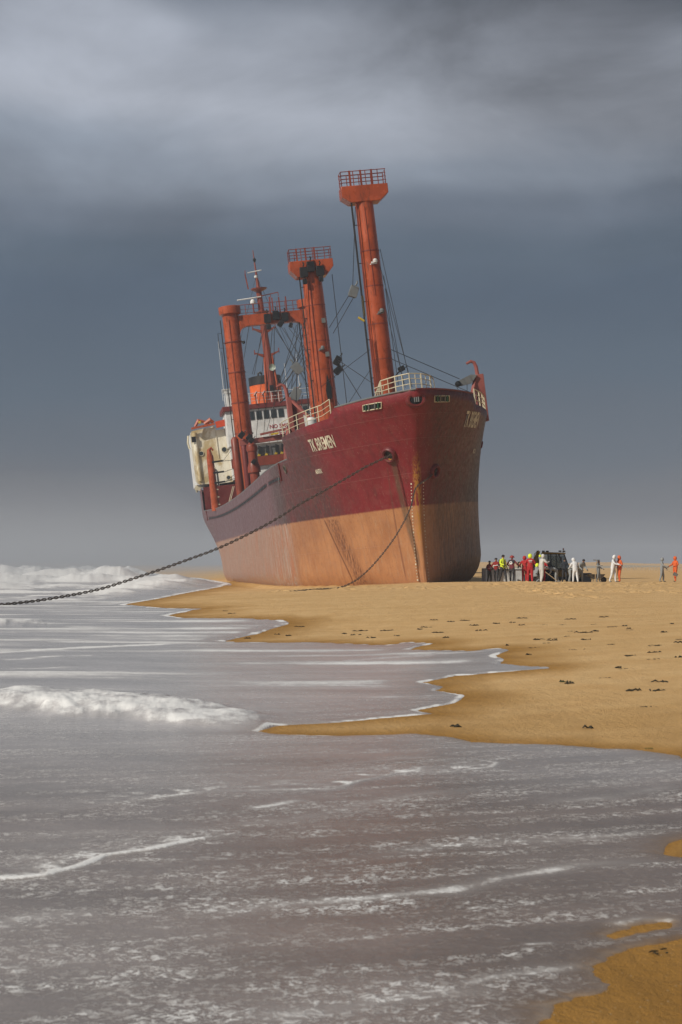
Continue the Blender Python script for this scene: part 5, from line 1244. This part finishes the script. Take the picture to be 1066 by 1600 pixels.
# grey-blue containers behind the crew
BOXM=paint('blue_grey_tank_plastic',(.60,.66,.78),.6,dirt=.2,scale=2); BOX2=paint('grey_pallet_tank',(.62,.63,.62),.6,dirt=.4,scale=2)
def tank(label,x,y,w,hh,mat,group=None):
    z=ground_z(x,y)-.03; r_=empty('storage_tank',(x,y,z),(0,0,R(6))); tag(r_,label,'tank',group)
    mb=MB(); mb.box(-w/2,w/2,-.5,.5,.12,hh); mb.build('body',mat,r_,bevel=.05)
    mb=MB()
    for q in (-w/2+.03,w/2-.03): mb.beam((q,-.53,.1),(q,-.53,hh),.04,.03)
    for q in (hh-.06,): mb.beam((-w/2,-.535,q),(w/2,-.535,q),.03,.05)
    mb.build('cage_bars',GREY,r_)
    mb=MB()
    for k in (-w/2+.1,0,w/2-.1): mb.box(k-.07,k+.07,-.5,.5,0,.12)
    mb.build('pallet_runner',WOOD,r_); return r_
tank('blue-grey box tank behind the red jacket, nearest the hull',9.74,100.3,.95,1.05,BOXM)
tank('grey caged tank behind the maroon vest',10.78,100.6,1.15,1.0,BOX2)
tank('grey caged tank just left of the red suits',11.55,100.5,.7,1.02,BOX2)
dkb=empty('dark_crate',(12.2,101.8,ground_z(12.2,101.8)-.03)); tag(dkb,'dark steel crate with tall frame behind the red suits','crate')
mb=MB(); mb.box(-.5,1.0,-.4,.4,0,.62); mb.build('body',BD,dkb,bevel=.03)
mb=MB(); 
for x_ in (-.5,.2): mb.beam((x_,-.4,.6),(x_,-.4,1.45),.07,.07)
mb.beam((-.5,-.4,1.45),(.3,-.4,1.45),.07,.07); mb.beam((-1.7,-.4,1.05),(-.5,-.4,.85),.07,.07); mb.build('frame',BD,dkb)

# ------------------------------------------------------------------ seaweed scraps left on the sand
WEEDM=cloth('dark_seaweed',(.030,.024,.012),.7); WEEDG=cloth('green_seaweed',(.05,.08,.015),.7)
r7=random.Random(21)
def weed(x,y,s,mat,name='seaweed_clump'):
    mb=MB(); z=ground_z(x,y)
    for k in range(int(7+10*s)):
        a=r7.uniform(0,6.28); L=s*r7.uniform(.15,.6); px_=r7.gauss(0,s*.4); py_=r7.gauss(0,s*.28)
        pts=[]
        for j in range(4):
            q=j/3; xx=px_+math.cos(a)*L*q+r7.uniform(-.02,.02)*s; yy=py_+math.sin(a)*L*q*.8; pts.append((xx,yy,.012+.05*s*math.sin(q*3.1)*r7.random()+ground_z(x+xx,y+yy)-z))
        mb.tube(pts,[.008*s+.002,.018*s+.003,.014*s+.003,.003],4)
    o=mb.build(name,mat,None); o.location=(x,y,z); return o
big_i=[5,6,7,8,10,11,13,14,16,17,18,19,20,21,22,23,25,26,27,29,35,36]
labels={5:'dark seaweed scrap on the upper beach straight below the white-suited people',6:'small dark weed scrap just right of the scrap below the white suits',7:'thin dark weed strand below the person with the rake',8:'long dark weed strand right of the one below the rake holder',10:'small weed scrap left of the long strand, a little nearer the sea',11:'dark weed tuft on the upper beach below the digger',13:'small weed scrap below the tuft that lies under the digger',14:'wide dark weed patch, largest of the left-hand upper beach scraps',16:'dark weed patch just nearer the camera than the wide left patch',17:'leftmost long weed strand beside the upper swash tip',18:'weed scrap between the upper swash tip and the middle of the sand',19:'thin weed strand in the middle of the sand, right half',20:'dark weed tuft standing highest, middle right of the sand',21:'small round weed scrap right of the high tuft',22:'long dark weed strand on the right of the sand above the high tuft',23:'weed scrap near the right edge of the upper sand',25:'small lone weed scrap below the high tuft',26:'thin weed scrap right of the tip of the long swash',27:'green-brown weed tuft just beyond the tip of the long swash',29:'lone dark weed strand on the lower sand at right',35:'flat dark weed mat on the wet sand in the bottom right corner',36:'small green weed scrap at the right edge by the near waterline'}
for i,(x,y) in enumerate(WEED):
    if i in big_i:
        s={14:.34,22:.36,20:.36,8:.36,35:.13,36:.09,29:.15,25:.12,26:.12,27:.22,18:.24}.get(i,.2)
        o=weed(x,y,s*.62,WEEDG if i in(27,36) else WEEDM); tag(o,labels[i],'seaweed')
mb_all=[]
mb=MB()
def specks():
    for x,y in [WEED[i] for i in range(len(WEED)) if i not in big_i]+[(r7.uniform(-3,9),r7.gauss(41,3.5)) for _ in range(24)]+[(r7.uniform(2,9),r7.gauss(32,3)) for _ in range(10)]+[(r7.uniform(2.5,6),r7.uniform(17,27)) for _ in range(7)]+[(r7.uniform(.9,2.0),r7.uniform(5.0,7.2)) for _ in range(0)]:
        if poly_sd(np.array([x]),np.array([y]),WP)[0]>-.3: continue
        z=ground_z(x,y); s=r7.uniform(.03,.10)*(y/40)**.6
        for k in range(5):
            a=r7.uniform(0,6.28); px_=x+r7.gauss(0,s*.8); py_=y+r7.gauss(0,s*.5)
            mb.tube([(px_,py_,z+.004),(px_+math.cos(a)*s,py_+math.sin(a)*s*.7,z+.012+.02*r7.random()),(px_+math.cos(a)*s*1.8,py_+math.sin(a)*s,z+.004)],[.006,.014,.004],4)
specks(); o=mb.build('seaweed_debris',WEEDM); tag(o,'fine dark seaweed bits strewn in lines over the sand','seaweed bits',kind='stuff')

# ------------------------------------------------------------------ far shore
FARM=cloth('far_land_scrub',(.10,.095,.06)); FARS=cloth('far_pale_sand',(.42,.36,.27)); FWALL=paint('far_white_wall',(.6,.58,.55),.8); FROOF=paint('far_slate_roof',(.10,.10,.11),.8)
def ridge(name,x0,x1,y,h,seed,mat,depth=60):
    xs=np.linspace(x0,x1,90); n=fbm(xs*.02+seed,xs*0+seed*1.3,5); n2=fbm(xs*.12+seed,xs*0+seed,3)
    e=np.clip(np.minimum((xs-x0),(x1-xs))/((x1-x0)*.12),0,1)**.6
    mb=MB(); vs=[]; M_=6
    for i,x in enumerate(xs):
        hh=h*e[i]*(.35+.8*n[i]+.25*n2[i])
        for j in range(M_+1):
            q=j/M_; vs.append((x,y+(q-.3)*depth,-.6+(hh+.6)*math.sin(min(1,q*1.6)*math.pi/2)*(1-.2*q)))
    fs=[(i*(M_+1)+j,(i+1)*(M_+1)+j,(i+1)*(M_+1)+j+1,i*(M_+1)+j+1) for i in range(len(xs)-1) for j in range(M_)]
    mb.add(vs,fs); o=mb.build(name,mat); tag(o,kind='structure'); return o
ridge('far_dune',-420,-60,900,5.5,3.3,FARS); ridge('far_headland',-520,-90,1250,9,8.1,FARM,120); ridge('dune',40,420,620,3.2,5.7,FARS,90); ridge('far_dune',-90,120,1000,4.0,6.9,FARS)
bc=empty('beacon_mast',(-152,905,0)); tag(bc,'thin reddish lattice mast on the far shore at left','mast')
mb=MB(); 
for dx,dy in ((-.7,-.7),(.7,-.7),(.7,.7),(-.7,.7)): mb.tube([(dx,dy,1),(dx*.4,dy*.4,11.5)],.10,4)
for z in (3,5,7,9,11): mb.beam((-.6,0,z),(.6,0,z),.1,.1)
mb.build('lattice',paint('mast_red',(.45,.12,.08),.6),bc)
tp=empty('pale_tent',(-121,900,2.2)); tag(tp,'pale peaked tent-like roof on the far shore at left','tent')
mb=MB(); mb.add([(-5,-3,0),(5,-3,0),(5,3,0),(-5,3,0),(-1.8,0,4.6),(1.2,0,6.0),(2.6,0,3.8)],[(0,1,6,5,4),(1,2,6),(2,3,4,5,6),(3,0,4),(3,2,1,0)]); mb.build('canvas',FWALL,tp)
mb=MB(); mb.box(-7,-5.2,-2,2,-.5,1.4); mb.box(5.2,7,-2,2,-.5,1.6); mb.build('low_annexe',FWALL,tp)
r8=random.Random(4)
hl=['low white cottage on the far shore, leftmost','white cottage with dark roof left of the thin mast on the far shore','small pale cottage right of the thin mast on the far shore','pale cottage close beside the tent-like roof on the far shore','long low pale building at the foot of the far dunes, nearest the hull']
for k,(x,y,w,hh) in enumerate([(-236,1150,12,3),(-212,1150,9,3.4),(-176,1150,8,3),(-158,1150,10,3.2),(-136,1140,16,2.8)]):
    r_=empty('cottage',(x,y,4.2)); tag(r_,hl[k],'cottage','cottages on the far shore')
    mb=MB(); mb.box(-w/2,w/2,-3,3,-3,hh); mb.build('wall',FWALL,r_)
    mb=MB(); mb.add([(-w/2-.3,-3.4,hh),(w/2+.3,-3.4,hh),(w/2+.3,3.4,hh),(-w/2-.3,3.4,hh),(-w/2,0,hh+2.4),(w/2,0,hh+2.4)],[(0,1,5,4),(1,2,5),(2,3,4,5),(3,0,4),(3,2,1,0)]); mb.build('roof',FROOF,r_)
# dune fence on the far right
df=empty('dune_fence',(60,310,ground_z(60,310))); tag(df,'pale post and paling fence low on the far dunes at right','fence')
PAL=cloth('weathered_paling',(.42,.36,.28))
for k in range(26):
    x=-3.5+k*.62+r8.uniform(-.15,.15); y=r8.uniform(-.4,.4); mb=MB(); mb.beam((x,y,-.3),(x+r8.uniform(-.08,.08),y,.9+r8.uniform(-.2,.35)),.14,.10,(1,0,0)); mb.build('fence_post',PAL,df)
mb=MB(); mb.tube([(-3.5,0,.55),(12.5,0,.6)],.03,4); mb.build('fence_wire',PAL,df)

# small stones / shell grit in the wet sand bottom right
mb=MB()
r9=random.Random(9)
for k in range(420):
    y=r9.uniform(5.0,8.2); x=r9.uniform(.6,2.2)
    if poly_sd(np.array([x]),np.array([y]),WP)[0]>-.04: continue
    s=r9.uniform(.002,.006); z=ground_z(x,y); mb.lathe([(0,-s*.5),(s,0),(0,s*.6)],(x,y,z),5)
o=mb.build('shell_grit',paint('shell_grit_colour',(.35,.25,.14),.7)); tag(o,'coarse shell grit on the near wet sand','grit',kind='stuff')

# ------------------------------------------------------------------ salt haze over the whole beach
hm_=bpy.data.materials.new('salt_haze'); hm_.use_nodes=True; hn_=hm_.node_tree; hn_.nodes.clear()
ho=hn_.nodes.new('ShaderNodeOutputMaterial'); hv=hn_.nodes.new('ShaderNodeVolumePrincipled'); hn_.links.new(hv.outputs[0],ho.inputs['Volume'])
hv.inputs['Color'].default_value=(.82,.87,.95,1); hv.inputs['Density'].default_value=HAZE_D; hv.inputs['Anisotropy'].default_value=.0
mb=MB(); mb.box(-3600,3600,-60,3400,-6,46); hz=mb.build('haze',hm_,smooth=0); tag(hz,kind='stuff')
sm2=hm_.copy(); sm2.name='spray_mist'; sm2.node_tree.nodes['Principled Volume'].inputs['Density'].default_value=.0045
mb=MB(); mb.box(-900,-17,128,1080,-3,10); sp_=mb.build('sea_spray',sm2,smooth=0); tag(sp_,kind='stuff')
sm3=hm_.copy(); sm3.name='spindrift'; sm3.node_tree.nodes['Principled Volume'].inputs['Density'].default_value=.007
mb=MB(); mb.box(-160,-17.5,98,126,-2.5,3.2); sp2_=mb.build('spindrift',sm3,smooth=0); tag(sp2_,kind='stuff')
